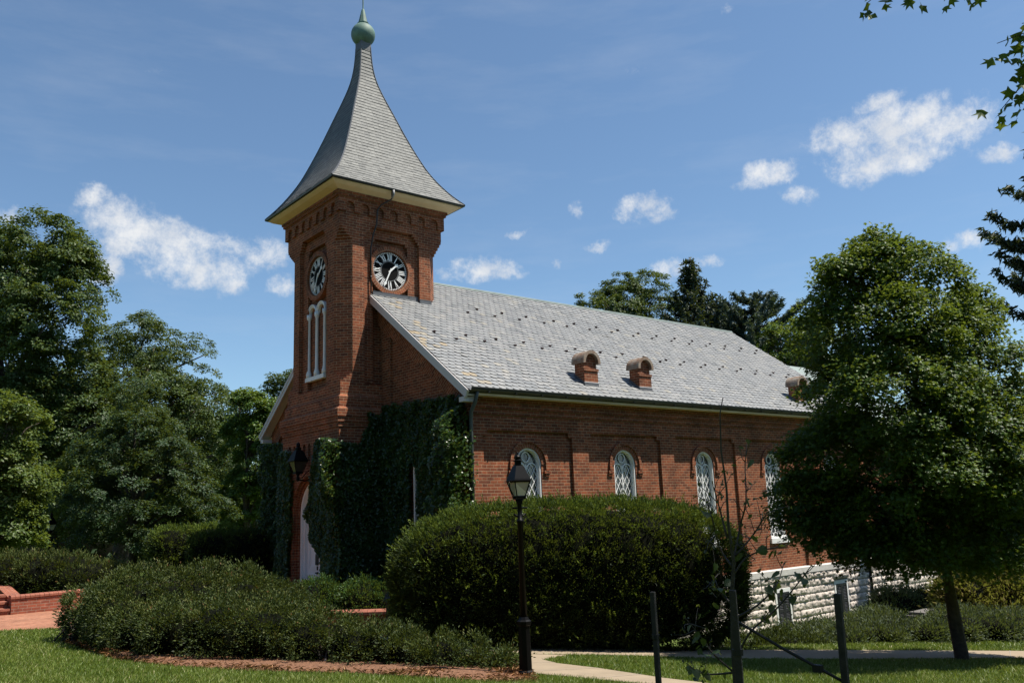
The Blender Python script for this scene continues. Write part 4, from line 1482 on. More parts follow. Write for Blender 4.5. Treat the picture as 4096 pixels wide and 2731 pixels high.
# ------------------------------------------------------------------ trees on the right
G_R = 'trees behind the chapel roof'
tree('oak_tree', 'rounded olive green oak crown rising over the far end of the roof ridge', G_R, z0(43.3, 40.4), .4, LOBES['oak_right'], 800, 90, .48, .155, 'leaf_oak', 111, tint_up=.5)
tree('broadleaf_tree', 'leafy green tree partly hidden by the near maple, beside the rear annex', G_R, z0(41.6, 25.3), .25, LOBES['right_green'] + [(41.0, 27.0, 8.6, 1.2, 1.1), (40.8, 27.4, 6.6, 1.6, 1.4)], 420, 60, .5, .16, 'leaf_green', 112)
tree('broadleaf_tree', 'low dark tree mass behind the near maple trunk', G_R, z0(44.5, 21.6), .3, LOBES['far_right'], 420, 85, 1.0, .25, 'leaf_dark', 113)
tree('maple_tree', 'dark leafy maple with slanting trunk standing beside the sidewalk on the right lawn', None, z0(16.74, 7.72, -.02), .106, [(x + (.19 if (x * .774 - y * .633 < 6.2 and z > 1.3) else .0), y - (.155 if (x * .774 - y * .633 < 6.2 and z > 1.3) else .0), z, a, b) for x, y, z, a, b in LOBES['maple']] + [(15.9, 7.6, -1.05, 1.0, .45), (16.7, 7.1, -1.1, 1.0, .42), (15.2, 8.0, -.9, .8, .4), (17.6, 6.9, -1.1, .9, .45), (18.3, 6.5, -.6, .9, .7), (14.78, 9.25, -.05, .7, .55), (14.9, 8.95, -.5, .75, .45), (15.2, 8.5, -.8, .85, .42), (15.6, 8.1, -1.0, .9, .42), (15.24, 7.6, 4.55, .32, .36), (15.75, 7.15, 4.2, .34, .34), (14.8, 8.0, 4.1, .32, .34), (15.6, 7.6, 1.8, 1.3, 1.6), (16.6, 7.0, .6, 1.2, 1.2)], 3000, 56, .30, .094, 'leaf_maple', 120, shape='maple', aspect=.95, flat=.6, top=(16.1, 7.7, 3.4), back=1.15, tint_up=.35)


def conifer(name, label, group, base, ztop, prof, r0, mat, seed, whorl=.42, nb=7, droop=.35, tip=.35, card=(.34, .07), dens=34, hang=.7, up=0.0):
    """trunk, whorled limbs and needle sprays hanging from them; prof: list of (z, branch length)"""
    rng = np.random.default_rng(seed)
    root = thing(name, label, 'tree', base, group)
    base = np.array(base, float)
    mb = MB()
    top = np.array([base[0], base[1], ztop])
    mb.tube([base, base * .5 + top * .5, top], [r0, r0 * .6, .015], 8)
    pz_ = [q[0] for q in prof]
    pl_ = [q[1] for q in prof]
    Cs, Ns, Ts, tn = [], [], [], []
    z = pz_[0]
    while z < ztop - .05:
        Lb = float(np.interp(z, pz_, pl_))
        k = nb if Lb > .8 else max(4, nb - 2)
        a0 = rng.uniform(0, 6.28)
        for i in range(k):
            a = a0 + 2 * PI * i / k + rng.normal(0, .22)
            L = Lb * rng.uniform(.62, 1.15)
            d = np.array([math.cos(a), math.sin(a), 0])
            pts = []
            for s in np.linspace(0, 1, 7):
                h = up * s * L - droop * L * math.sin(s * PI * .62) + tip * L * s ** 3
                pts.append(np.array([base[0], base[1], z]) + d * L * s + np.array([0, 0, h]))
            mb.tube(pts, [max(.008, .05 * L * .5 * (1 - s * .9)) for s in np.linspace(0, 1, 7)], 4, False)
            n = max(5, int(dens * L))
            s = rng.uniform(.12, 1.02, n)
            P = np.array(pts)
            fi = np.clip(s, 0, 1) * 6
            i0 = np.minimum(fi.astype(int), 5)
            t = (fi - i0)[:, None]
            c = P[i0] * (1 - t) + P[i0 + 1] * t
            side = np.cross(d, [0, 0, 1])
            sd = rng.choice([-1, 1], n)[:, None] * side
            dirs = unit(d * rng.uniform(.1, .9, n)[:, None] + sd * rng.uniform(.2, 1, n)[:, None] + np.array([0, 0, -1]) * (hang * rng.uniform(.1, 1.3, n))[:, None] + rng.normal(0, .2, (n, 3)))
            c = c + dirs * card[0] * .4 * rng.uniform(.3, 1.2, n)[:, None]
            Cs.append(c); Ts.append(dirs)
            Ns.append(unit(rng.normal(0, .6, (n, 3)) + np.array([0, 0, 1])))
            tn.append(np.clip(rng.normal(.42, .17, n) + .2 * (s - .5), 0, 1))
        z += whorl * rng.uniform(.8, 1.2) * (.6 + .4 * min(1, Lb / 2))
    C, N, Tn, tint = (np.concatenate(q) for q in (Cs, Ns, Ts, tn))
    mb.build('trunk', 'bark', root, True)
    # every spray point carries a few needle fingers
    rep = 3
    n = len(C)
    C2 = np.repeat(C, rep, 0) + rng.normal(0, card[0] * .22, (n * rep, 3))
    T2 = unit(np.repeat(Tn, rep, 0) + rng.normal(0, .35, (n * rep, 3)))
    N2 = np.repeat(N, rep, 0) + rng.normal(0, .4, (n * rep, 3))
    Ls = card[0] * rng.uniform(.6, 1.4, n * rep)
    foliage('crown', C2, N2, T2, Ls, card[1] * rng.uniform(.7, 1.3, n * rep), 'leaf', np.clip(np.repeat(tint, rep) + rng.normal(0, .08, n * rep), 0, 1), mat, root, rng)
    return root


conifer('spruce_tree', 'dark pointed spruce rising behind the roof ridge in front of a small cloud', G_R, z0(40.6, 32.1), 14.9, [(3, 4.4), (7.5, 3.5), (9.5, 2.8), (11, 1.9), (12.2, 1.15), (13.4, .75), (14.3, .45), (14.9, .12)], .32, 'leaf_spruce', 131, whorl=.5, nb=7, droop=.25, tip=.62, card=(.36, .09), dens=24, hang=1.1)
conifer('cedar_tree', 'feathery blue green cedar right of the pointed spruce', G_R, z0(42.6, 29.4), 12.2, [(3, 5.0), (6, 4.8), (8, 4.2), (9.5, 3.4), (11, 2.3), (12.2, .8)], .25, 'leaf_cedar', 132, whorl=.55, nb=7, droop=.08, tip=.1, card=(.32, .07), dens=40, hang=.4, up=.45)
conifer('cedar_tree', 'thin topped blue green cedar between the spruce and the feathery cedar', G_R, z0(41.2, 31.0), 11.9, [(3, 3.0), (8, 2.2), (10, 1.5), (11.2, .8), (11.9, .3)], .2, 'leaf_cedar', 133, whorl=.55, nb=6, droop=.1, tip=.1, card=(.32, .07), dens=36, hang=.5, up=.32)
conifer('spruce_tree', 'tall spruce with drooping sprays cut off by the right edge of the picture', None, z0(34.1, 9.5), 15.0, [(-1, 1.7), (2, 1.7), (4.5, 1.7), (6.4, 2.5), (7.6, 2.8), (8.7, 3.4), (10.4, 2.6), (11.4, 1.8), (12.5, 1.0), (14, .5), (15, .1)], .34, 'leaf_spruce', 134, whorl=.50, nb=8, droop=.30, tip=.36, card=(.34, .085), dens=46, hang=1.25)


# ------------------------------------------------------------------ hedges and shrubs
def shrub_pts(rng, lumps, dens, tuft, n_exp=2.0, lo_cut=-.75):
    """tufts over the outside of overlapping lumps; returns sprig roots and outward directions"""
    lumps = np.array(lumps, float)
    Cs, Ds = [], []
    for i, l in enumerate(lumps):
        rx, ry, rz = l[3:6]
        area = 4 * PI * ((rx * ry) ** 1.6 / 3 + (rx * rz) ** 1.6 / 3 + (ry * rz) ** 1.6 / 3) ** (1 / 1.6)
        n = int(area * dens)
        d = rdir(rng, n)
        ne = l[6] if len(l) > 6 else n_exp
        q = d / ((np.abs(d) ** ne).sum(1) ** (1 / ne))[:, None]
        nrm = unit(np.sign(d) * np.abs(q) ** (ne - 1) / np.array([rx, ry, rz]))
        p = l[:3] + q * np.array([rx, ry, rz])
        ok = d[:, 2] > lo_cut
        for j, m in enumerate(lumps):
            if j == i: continue
            mexp = m[6] if len(m) > 6 else n_exp
            ins = (np.abs((p - m[:3]) / m[3:6]) ** mexp).sum(1) < .86
            ok &= ~ins
        Cs.append(p[ok]); Ds.append(nrm[ok])
    C, D = np.concatenate(Cs), np.concatenate(Ds)
    return C, D


def shrub(name, label, cat, lumps, mat, seed, dens=42, tuft=.13, per=16, L=.10, Wd=.022, up=.5, shape='leaf', group=None, core=.86, shoots=0, shoot_len=.3, tint0=.45, n_exp=2.0, bark_twigs=0, relief=.10, tvar=.15, rot=None, top_tint=0.0, holes=-99, sub=0, sub_r=(.2, .34)):
    rng = np.random.default_rng(seed)
    lumps = list(lumps)
    big = list(lumps)
    if sub:                                  # small bosses over the big lumps
        more = []
        for l in lumps:
            for q in range(sub):
                d = rdir(rng, 1)[0]
                d[2] = abs(d[2]) * .9 - .15
                r = rng.uniform(*sub_r)
                more.append((l[0] + d[0] * l[3] * .86, l[1] + d[1] * l[4] * .86, l[2] + d[2] * l[5] * .86, r, r, r * .85))
        lumps = lumps + [m + (2.0,) if len(big[0]) > 6 else m for m in more]
    C, D = shrub_pts(rng, lumps, dens, tuft, n_exp)
    if rot:
        ca, sa = math.cos(rot[2]), math.sin(rot[2])
        def spin(P, o):
            Q = P.copy()
            Q[..., 0] = P[..., 0] * ca - P[..., 1] * sa + o[0]
            Q[..., 1] = P[..., 0] * sa + P[..., 1] * ca + o[1]
            return Q
        C, D = spin(C, rot), spin(D, (0, 0))
    if holes > -9:                           # gaps between the tufts: there the foliage sits deeper
        keep = (.6 * wob(C, 15.0, seed + 5) + .4 * wob(C, 6.0, seed + 6)) > holes
        C = np.where(keep[:, None], C, C - D * rng.uniform(.14, .26, (len(C), 1)))
    C = C + D * (relief * wob(C, 6.0, seed))[:, None] + D * (relief * .5 * wob(C, 15.0, seed + 1))[:, None]
    n = len(C)
    ts = tuft * rng.uniform(.6, 1.35, n)
    off = rng.normal(size=(n, per, 3)) * .55
    fl = (off * D[:, None]).sum(2, keepdims=True)
    off = off - D[:, None] * np.minimum(fl, 0) * .7
    P = C[:, None] + off * ts[:, None, None]
    grow = unit(D[:, None] * .9 + off * .8 + np.array([0, 0, up]) + rng.normal(size=(n, per, 3)) * .3)
    N = np.cross(grow, rng.normal(size=(n, per, 3)))
    ct = rng.normal(0, tvar, n)
    ct = ct + top_tint * np.clip((D[:, 2] - .25) / .5, 0, 1)      # lighter tops: fresh growth, plus sunlit top against dark sides painted in
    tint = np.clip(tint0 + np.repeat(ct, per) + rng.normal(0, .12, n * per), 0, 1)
    tint = np.where((tint > .95) & (rng.random(len(tint)) > .12), .9, tint)
    P, grow, N = P.reshape(-1, 3), grow.reshape(-1, 3), N.reshape(-1, 3)
    Ls = L * rng.uniform(.6, 1.4, len(P))
    ws = Wd * rng.uniform(.7, 1.3, len(P))
    gz = g(P[:, 0], P[:, 1])
    ok = P[:, 2] > gz - .02
    P, grow, N, tint, Ls, ws = P[ok], grow[ok], N[ok], tint[ok], Ls[ok], ws[ok]
    if shoots:
        i = rng.choice(n, shoots, p=None)
        m = 9
        t = np.linspace(0, 1, m)
        d0 = unit(D[i] * .8 + np.array([0, 0, .55]) + rng.normal(0, .25, (shoots, 3)))
        Lsh = shoot_len * rng.uniform(.5, 1.4, shoots)
        bend = rng.uniform(-.1, .35, shoots)
        base = C[i][:, None] + d0[:, None] * (Lsh[:, None] * t)[..., None]
        base[..., 2] -= (bend * Lsh)[:, None] * t ** 2
        rep = 2
        B = np.repeat(base.reshape(-1, 3), rep, 0)
        dd = np.repeat(np.repeat(d0, m, 0), rep, 0)
        gr = unit(dd + rng.normal(0, .55, B.shape))
        P = np.concatenate([P, B + gr * L * .3])
        grow = np.concatenate([grow, gr])
        N = np.concatenate([N, np.cross(gr, rng.normal(size=B.shape))])
        tint = np.concatenate([tint, np.clip(np.tile(np.repeat(.72 + .2 * t, rep), shoots) + rng.normal(0, .08, len(B)), 0, 1)])
        Ls = np.concatenate([Ls, np.full(len(B), L * .8)])
        ws = np.concatenate([ws, np.full(len(B), Wd)])
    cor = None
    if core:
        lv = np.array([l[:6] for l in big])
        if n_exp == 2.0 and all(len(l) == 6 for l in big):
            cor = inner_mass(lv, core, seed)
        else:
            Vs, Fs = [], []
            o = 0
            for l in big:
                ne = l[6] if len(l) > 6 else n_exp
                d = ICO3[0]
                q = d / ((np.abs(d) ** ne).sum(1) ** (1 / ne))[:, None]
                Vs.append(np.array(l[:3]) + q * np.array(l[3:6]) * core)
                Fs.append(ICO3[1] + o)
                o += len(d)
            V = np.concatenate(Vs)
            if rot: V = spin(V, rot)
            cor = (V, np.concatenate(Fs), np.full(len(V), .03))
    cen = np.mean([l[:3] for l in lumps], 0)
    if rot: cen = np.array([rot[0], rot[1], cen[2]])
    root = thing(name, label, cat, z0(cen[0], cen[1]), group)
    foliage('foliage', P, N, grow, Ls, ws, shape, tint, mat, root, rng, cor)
    mb = MB()
    for l in lumps[:10]:
        if rot: l = (rot[0] + rng.normal(0, .8), rot[1] + rng.normal(0, .5), l[2], 1.0, 1.0, l[5])
        for k in range(max(2, bark_twigs)):
            a = rng.uniform(0, 6.28)
            bx, by = l[0] + rng.normal(0, .12), l[1] + rng.normal(0, .12)
            e = np.array([l[0] + math.cos(a) * l[3] * rng.uniform(.5, .97), l[1] + math.sin(a) * l[4] * rng.uniform(.5, .97), l[2] + rng.uniform(-.5, .5) * l[5]])
            b0 = np.array([bx, by, float(g(bx, by)) - .05])
            mb.tube([b0, (b0 + e) / 2 + rng.normal(0, .05, 3), e], [.022, .014, .006], 5, False)
    mb.build('branches', 'bark_young', root)
    return root


def rot_lump_line(A, B, r, h, n, zb, seed, jit=.06):
    """row of lumps from A to B"""
    rng = np.random.default_rng(seed)
    out = []
    for k in range(n):
        t = (k + .5) / n
        x, y = A[0] + (B[0] - A[0]) * t + rng.normal(0, jit), A[1] + (B[1] - A[1]) * t + rng.normal(0, jit)
        hh_ = h * rng.uniform(.93, 1.07)
        out.append((x, y, zb(x, y) + hh_ * .42, r * rng.uniform(.92, 1.1), r * rng.uniform(.92, 1.1), hh_ * .58))
    return out


# big clipped yew hedge in front of the long wall: overlapping upright lumps along the walk
HA, HB = np.array([9.50, 15.73]), np.array([14.92, 11.10])
hc = (HA + HB) / 2
hl = float(np.linalg.norm(HB - HA)) / 2
ha = math.atan2(HB[1] - HA[1], HB[0] - HA[0])
lumps = [(0.0, 0, -1.42, hl, 1.28, 1.56, 3.0)]
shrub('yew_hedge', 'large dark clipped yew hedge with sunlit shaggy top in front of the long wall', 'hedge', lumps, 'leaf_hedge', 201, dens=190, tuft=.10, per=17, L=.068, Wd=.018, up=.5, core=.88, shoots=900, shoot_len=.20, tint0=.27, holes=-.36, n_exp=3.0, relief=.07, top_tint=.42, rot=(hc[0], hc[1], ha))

# low spreading yews of the front bed
def ylump(x, y, ztop, r, rz=None):
    gz = float(g(x, y))
    h = ztop - gz
    return (x, y, gz + h * .42, r, r, h * .58)


def ymound(x, y, ztop, r):
    gz = float(g(x, y))
    h = ztop - gz
    return (x, y, gz + h * .40, r, r, h * .60, 2.7)


YL1 = [ymound(4.65, 18.6, -1.16, .75), ymound(5.15, 17.95, -.84, .92), ymound(5.9, 17.35, -.80, .95), ymound(6.65, 16.75, -.92, .85), ymound(4.7, 17.3, -1.10, .72), ymound(7.15, 16.1, -1.2, .7)]
YL2 = [ymound(4.70, 16.2, -1.40, .58), ymound(5.0, 15.4, -1.26, .68), ymound(5.5, 14.65, -1.22, .72), ymound(6.0, 14.05, -1.32, .66), ymound(6.35, 14.75, -1.36, .6)]
YL3 = [ymound(6.5, 13.4, -1.50, .58), ymound(7.0, 12.75, -1.66, .54), ymound(7.45, 12.25, -1.80, .5), ymound(7.85, 11.85, -1.88, .46), ymound(8.2, 11.5, -2.02, .38), ymound(8.45, 11.15, -2.14, .28), ymound(7.0, 13.8, -1.62, .55)]
kw = dict(dens=84, tuft=.11, per=27, L=.050, Wd=.023, up=.12, core=.66, relief=.14, bark_twigs=7, tvar=.2, holes=-.08, sub=9, sub_r=(.16, .28), tint0=.40, top_tint=.20)
shrub('yew_shrub', 'tall back mound of the spreading yew bed beside the brick plaza', 'shrub', YL1, 'leaf_yew', 211, shoots=260, shoot_len=.14, group='spreading yews in the mulch bed', **kw)
shrub('yew_shrub', 'middle spreading yew with bare brown twigs low on its front', 'shrub', YL2, 'leaf_yew', 212, shoots=120, shoot_len=.12, group='spreading yews in the mulch bed', **kw)
shrub('yew_shrub', 'low spreading yew trailing towards the black lamp post', 'shrub', YL3, 'leaf_yew', 213, shoots=100, shoot_len=.10, group='spreading yews in the mulch bed', **kw)
# bright low shrubs beside the door
kw = dict(dens=110, tuft=.10, per=12, L=.07, Wd=.026, up=.5, core=.86, relief=.06)
shrub('boxwood_shrub', 'small bright green shrub right in front of the white door', 'shrub', [ylump(9.45, 19.1, -1.42, .6), ylump(9.1, 19.5, -1.6, .5), ylump(9.75, 18.7, -1.58, .45)], 'leaf_box', 221, group='low shrubs at the chapel door', shoots=40, shoot_len=.12, **kw)
shrub('boxwood_shrub', 'rounded green shrub between the door and the big hedge', 'shrub', [ylump(10.05, 18.0, -1.40, .62), ylump(10.4, 17.6, -1.55, .5), ylump(9.75, 18.4, -1.6, .4)], 'leaf_box', 222, group='low shrubs at the chapel door', shoots=40, shoot_len=.12, **kw)
# hedges left of the chapel
kw = dict(dens=60, tuft=.13, per=14, L=.09, Wd=.03, up=.5, relief=.05)
def hbox(x, y, ztop, zbot, rx, ry, e=4.0):
    return (x, y, (ztop + zbot) / 2, rx, ry, (ztop - zbot) / 2, e)
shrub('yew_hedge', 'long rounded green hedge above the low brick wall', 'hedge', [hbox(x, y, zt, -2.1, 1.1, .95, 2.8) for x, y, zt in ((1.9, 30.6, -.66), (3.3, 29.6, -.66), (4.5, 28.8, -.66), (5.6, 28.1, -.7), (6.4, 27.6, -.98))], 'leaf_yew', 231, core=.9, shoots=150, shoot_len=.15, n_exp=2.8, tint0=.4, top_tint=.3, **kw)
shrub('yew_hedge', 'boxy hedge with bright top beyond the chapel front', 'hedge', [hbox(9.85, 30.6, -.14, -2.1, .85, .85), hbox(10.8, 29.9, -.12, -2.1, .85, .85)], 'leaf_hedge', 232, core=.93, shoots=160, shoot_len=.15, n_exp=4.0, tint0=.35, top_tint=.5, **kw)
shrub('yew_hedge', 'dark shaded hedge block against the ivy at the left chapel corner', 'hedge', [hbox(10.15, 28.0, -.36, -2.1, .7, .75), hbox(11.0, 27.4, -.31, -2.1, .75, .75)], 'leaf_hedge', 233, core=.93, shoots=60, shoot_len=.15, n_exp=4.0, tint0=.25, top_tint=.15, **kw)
# shrubs at the right
kw = dict(dens=85, tuft=.12, per=11, L=.075, Wd=.026, up=.55, core=.78, relief=.10, sub=6, sub_r=(.2, .3), holes=-.2)
shrub('juniper_shrub', 'low dark juniper clump at the foot of the stone basement wall', 'shrub', [ylump(15.3, 12.0, -2.93, .36), ylump(16.1, 11.75, -2.97, .36), ylump(16.9, 11.5, -2.98, .4)], 'leaf_yew', 241, **kw)
shrub('sage_shrub', 'wide grey green spreading shrub along the lawn left of the maple trunk', 'shrub', [ylump(17.5, 11.25, -2.98, .45), ylump(18.3, 10.95, -2.93, .5), ylump(19.2, 10.7, -2.88, .55), ylump(19.2, 11.5, -2.88, .55), ylump(20.2, 11.0, -2.83, .6), ylump(20.3, 10.2, -2.90, .55), ylump(17.4, 12.3, -3.14, .45), ylump(18.4, 12.4, -3.08, .55), ylump(19.8, 12.4, -2.98, .6), ylump(21.4, 12.2, -2.90, .65), ylump(22.8, 12.6, -2.92, .7)], 'leaf_sage', 242, **kw)
shrub('sage_shrub', 'grey green shrub with a rusty patch right of the maple trunk', 'shrub', [ylump(21.2, 9.9, -2.72, .7), ylump(22.1, 9.5, -2.80, .75), ylump(23.1, 9.3, -2.85, .8), ylump(22.6, 10.2, -2.8, .8), ylump(24.2, 9.0, -2.9, .8)], 'leaf_sage', 243, tint0=.55, tvar=.25, **{k: v for k, v in kw.items()})
shrub('boxwood_shrub', 'small round bluish shrub at the end of the stone wall', 'shrub', [ylump(28.6, 15.2, -2.98, .85), ylump(29.5, 14.6, -3.05, .8)], 'leaf_sage', 244, dens=60, tuft=.15, per=11, L=.1, Wd=.035, up=.5, core=.88)
shrub('copper_shrub', 'tall copper and green leaved bush at the right edge behind the low shrubs', 'shrub', [ylump(26.5, 11.9, -2.3, .9), ylump(27.4, 11.2, -2.25, 1.0), ylump(28.4, 10.3, -2.2, 1.1), ylump(26.9, 11.0, -2.8, .8), ylump(29.2, 9.6, -2.2, 1.1)], 'leaf_copper', 245, dens=45, tuft=.2, per=12, L=.16, Wd=.06, up=.2, core=.84, tvar=.2, tint0=.5)


# ------------------------------------------------------------------ ivy
def ivy(name, label, patches, seed, dens=1500, L=.072):
    """patches: (origin, u axis, v axis, outward normal, outline, thickness function)"""
    rng = np.random.default_rng(seed)
    Cs, Ns, Ts, tn = [], [], [], []
    mb = MB()
    for o, U, Vv, Nn, poly, th, ex in patches:
        o, U, Vv, Nn = (np.array(q, float) for q in (o, U, Vv, Nn))
        pu = [q[0] for q in poly]; pv = [q[1] for q in poly]
        A = (max(pu) - min(pu)) * (max(pv) - min(pv))
        n = int(A * dens)
        u, v = rng.uniform(min(pu) - .1, max(pu) + .1, n), rng.uniform(min(pv) - .1, max(pv) + .1, n)
        w = .13 * wob(np.stack([u, v, v * 0], 1), 5, seed)
        ok = in_poly(u + w, v + .7 * w, poly)
        for e in ex:
            ok &= ~in_poly(u + .4 * w, v + .3 * w, e)
        u, v = u[ok], v[ok]
        t = th(u, v) * (1 + .35 * wob(np.stack([u, v, u * 0], 1), 7, seed + 3))
        d = np.maximum(.02, t * (.55 + .45 * rng.random(len(u)) ** .5))
        inner = rng.random(len(u)) < .25
        d[inner] *= rng.uniform(.05, .7, inner.sum())
        C = o + U * u[:, None] + Vv * v[:, None] + Nn * d[:, None]
        m = len(u)
        Cs.append(C)
        Ns.append(Nn * .7 + np.array([0, -.15, .7]) + rng.normal(0, .42, (m, 3)))
        Ts.append(np.array([0, 0, -1.0]) + rng.normal(0, .6, (m, 3)))
        tn.append(np.clip(.45 + .18 * wob(C, 4, seed + 7) + rng.normal(0, .16, m), 0, 1))
        for k in range(int(A * 1.2)):
            a, b = rng.uniform(min(pu), max(pu)), rng.uniform(min(pv), max(pv))
            pts = []
            for q in range(6):
                a += rng.normal(0, .12); b += rng.uniform(0, .3)
                if not in_poly(np.array([a]), np.array([b]), poly)[0] or any(in_poly(np.array([a]), np.array([b]), e)[0] for e in ex): break
                pts.append(o + U * a + Vv * b + Nn * .015)
            if len(pts) > 2: mb.tube(pts, .008, 4, False)
    C, N, T, tint = (np.concatenate(q) for q in (Cs, Ns, Ts, tn))
    root = thing(name, label, 'ivy', z0(C[:, 0].mean(), C[:, 1].mean()))
    Ls = L * rng.uniform(.65, 1.35, len(C))
    foliage('foliage', C, N, T, Ls, Ls * .9, 'heart', tint, 'leaf_ivy', root, rng)
    mb.build('stems', 'bark_young', root)
    return root


xf = CX - H
# right: over the tower's front corner, its side and the front gable
front_r = [(20.62, -2.3), (20.58, 1.0), (20.62, 2.08), (21.95, 2.12), (22.28, 1.75), (22.42, 1.2), (22.5, .75), (22.62, .1), (22.48, -.45), (22.2, -.75), (21.9, -.95), (21.75, -1.3), (21.62, -1.7), (21.6, -2.3)]
side_r = [(xf - .1, -2.5), (xf - .1, 2.02), (xf + .75, 2.05), (xf + .85, 2.85), (12.5, 2.9), (12.5, -2.5)]
gab = [(16.55, -2.5), (16.5, .4), (16.48, 1.6), (16.66, 2.3), (16.9, 2.62), (17.1, 2.86), (18.4, 2.9), (21.1, 3.0), (21.1, -2.5)]
hole = [(19.08, -1.2), (19.08, .9), (19.14, 1.15), (19.25, 1.35), (19.42, 1.3), (19.48, .95), (19.48, -1.2)]
ivy('ivy', 'ivy covering the tower corner right of the door and the front gable', [
    ((xf, 0, 0), (0, 1, 0), (0, 0, 1), (-1, 0, 0), front_r, lambda u, v: .12 + .34 * np.clip((21.5 - u) / .6, 0, 1) * np.clip((v + .4) / 1.4, .05, 1) * 1.35, []),
    ((0, CY - H, 0), (1, 0, 0), (0, 0, 1), (0, -1, 0), side_r, lambda u, v: .12 + .0 * u, []),
    ((XG, 0, 0), (0, 1, 0), (0, 0, 1), (-1, 0, 0), gab, lambda u, v: .12 + .78 * np.clip((17.7 - u) / .6, 0, 1) * np.clip((2.75 - v) / .6, .25, 1), [hole]),
], 301, dens=2300)
front_l = [(23.72, -2.3), (23.74, .6), (23.68, 1.3), (23.72, 1.98), (24.55, 2.0), (24.62, -2.3)]
gab_l = [(24.4, -2.4), (24.4, 2.3), (27.2, 2.5), (28.6, 2.5), (28.6, -2.4)]
ivy('ivy', 'dark ivy left of the arched door below the wall lantern', [
    ((xf, 0, 0), (0, 1, 0), (0, 0, 1), (-1, 0, 0), front_l, lambda u, v: .14 + 0 * u, []),
    ((XG, 0, 0), (0, 1, 0), (0, 0, 1), (-1, 0, 0), gab_l, lambda u, v: .18 + .25 * np.clip((u - 27.6) / 1.0, 0, 1), []),
], 302, dens=2100)


# ------------------------------------------------------------------ far wood in view, plus unseen near ring added to cut sky light
rng = np.random.default_rng(400)
CL = []
for az in np.arange(0, 360, 2.2):
    inview = az < 110 or az > 350
    for q in range(3 if not inview else 4):
        R = rng.uniform(84, 100) if inview else rng.uniform(24, 34)
        hmax = 10.0 if inview else 15.0
        a = R_(az + rng.uniform(-1.2, 1.2))
        x, y = R * math.cos(a), R * math.sin(a)
        zb = float(g(x, y))
        rr = rng.uniform(2.6, 4.2)
        CL.append((x, y, zb + rng.uniform(.5, hmax - rr * .8), rr, rr, rr * .9))
C, N, Tn, tint, cc = crown_pts(rng, CL, 2600, 26, 2.2, .5)
Ls = rng.uniform(.5, .95, len(C))
wd = foliage('woods_and_sky_blocker', C, N, Tn, Ls, Ls * .6, 'leaf', tint, 'leaf_dark', None, rng, inner_mass(np.array(CL), .80, 5))
tag(wd, 'dark far-off wood, plus an unseen nearer ring added to block sky light', 'wood', kind='stuff')


# saw-cut joints of the concrete
def joints(parent, near_, far_, ts):
    mb = MB()
    def along(P, t):
        P = np.array(P, float)
        L = np.concatenate([[0], np.cumsum(np.linalg.norm(np.diff(P, axis=0), axis=1))])
        return np.array([np.interp(t * L[-1], L, P[:, 0]), np.interp(t * L[-1], L, P[:, 1])])
    for t in ts:
        a, b = along(near_, t), along(far_, t)
        d = (b - a) / np.linalg.norm(b - a)
        n = np.array([-d[1], d[0]]) * .006
        top = lambda p: (p[0], p[1], float(g(p[0], p[1])) + .0325)
        mb.poly([top(a - n), top(b - n), top(b + n), top(a + n)])
    return mb.build('joints', 'mortar_grey', parent)


joints(bpy.data.objects['concrete_sidewalk'], [(10.4, 12.52), (11.76, 11.47), (12.98, 10.19), (14.5, 9.14), (18.15, 7.22)], [(11.25, 13.5), (13.36, 11.67), (16.07, 10.11), (19.67, 7.81)], [.04, .2, .36, .52, .68, .84, .97])
joints(bpy.data.objects['concrete_path'], [(9.4, 8.3), (8.63, 10.55), (9.0, 11.2), (9.7, 12.0)], [(10.05, 8.4), (9.98, 9.0), (10.0, 10.35), (9.87, 11.2), (10.02, 11.75)], [.3, .58, .86])

# ================================================================== LAMPS, WALLS AND SMALL THINGS
def lantern(mb_metal, mb_glass, c, z, s, rot, slim=1.0):
    """tapered four sided lantern with its bottom at z; s = half width at the shoulder"""
    def ring(zz_, h):
        h = h * slim
        return [(c[0] + h * 1.414 * math.cos(rot + PI / 4 + k * PI / 2), c[1] + h * 1.414 * math.sin(rot + PI / 4 + k * PI / 2), zz_) for k in range(4)]
    hb = s * .50
    hgl = s * 1.55
    mb_glass.loft([ring(z + .02, hb * .93), ring(z + hgl, s * .92)])
    lo, hi = ring(z, hb), ring(z + hgl, s * .96)
    for a, b in zip(lo, hi):
        mb_metal.tube([a, b], s * .055, 5)
    mb_metal.loft([ring(z - .02, hb * 1.05), ring(z + .03, hb * 1.08)])
    mb_metal.loft([ring(z + hgl - .01, s * .98), ring(z + hgl + .02, s * 1.05), ring(z + hgl + s * .28, s * 1.0), ring(z + hgl + s * .30, s * .96)])
    zt = z + hgl + s * .30
    mb_metal.loft([ring(zt, s * .98), ring(zt + s * 1.25, s * .46), ring(zt + s * 1.28, s * .36)])
    return zt + s * 1.28


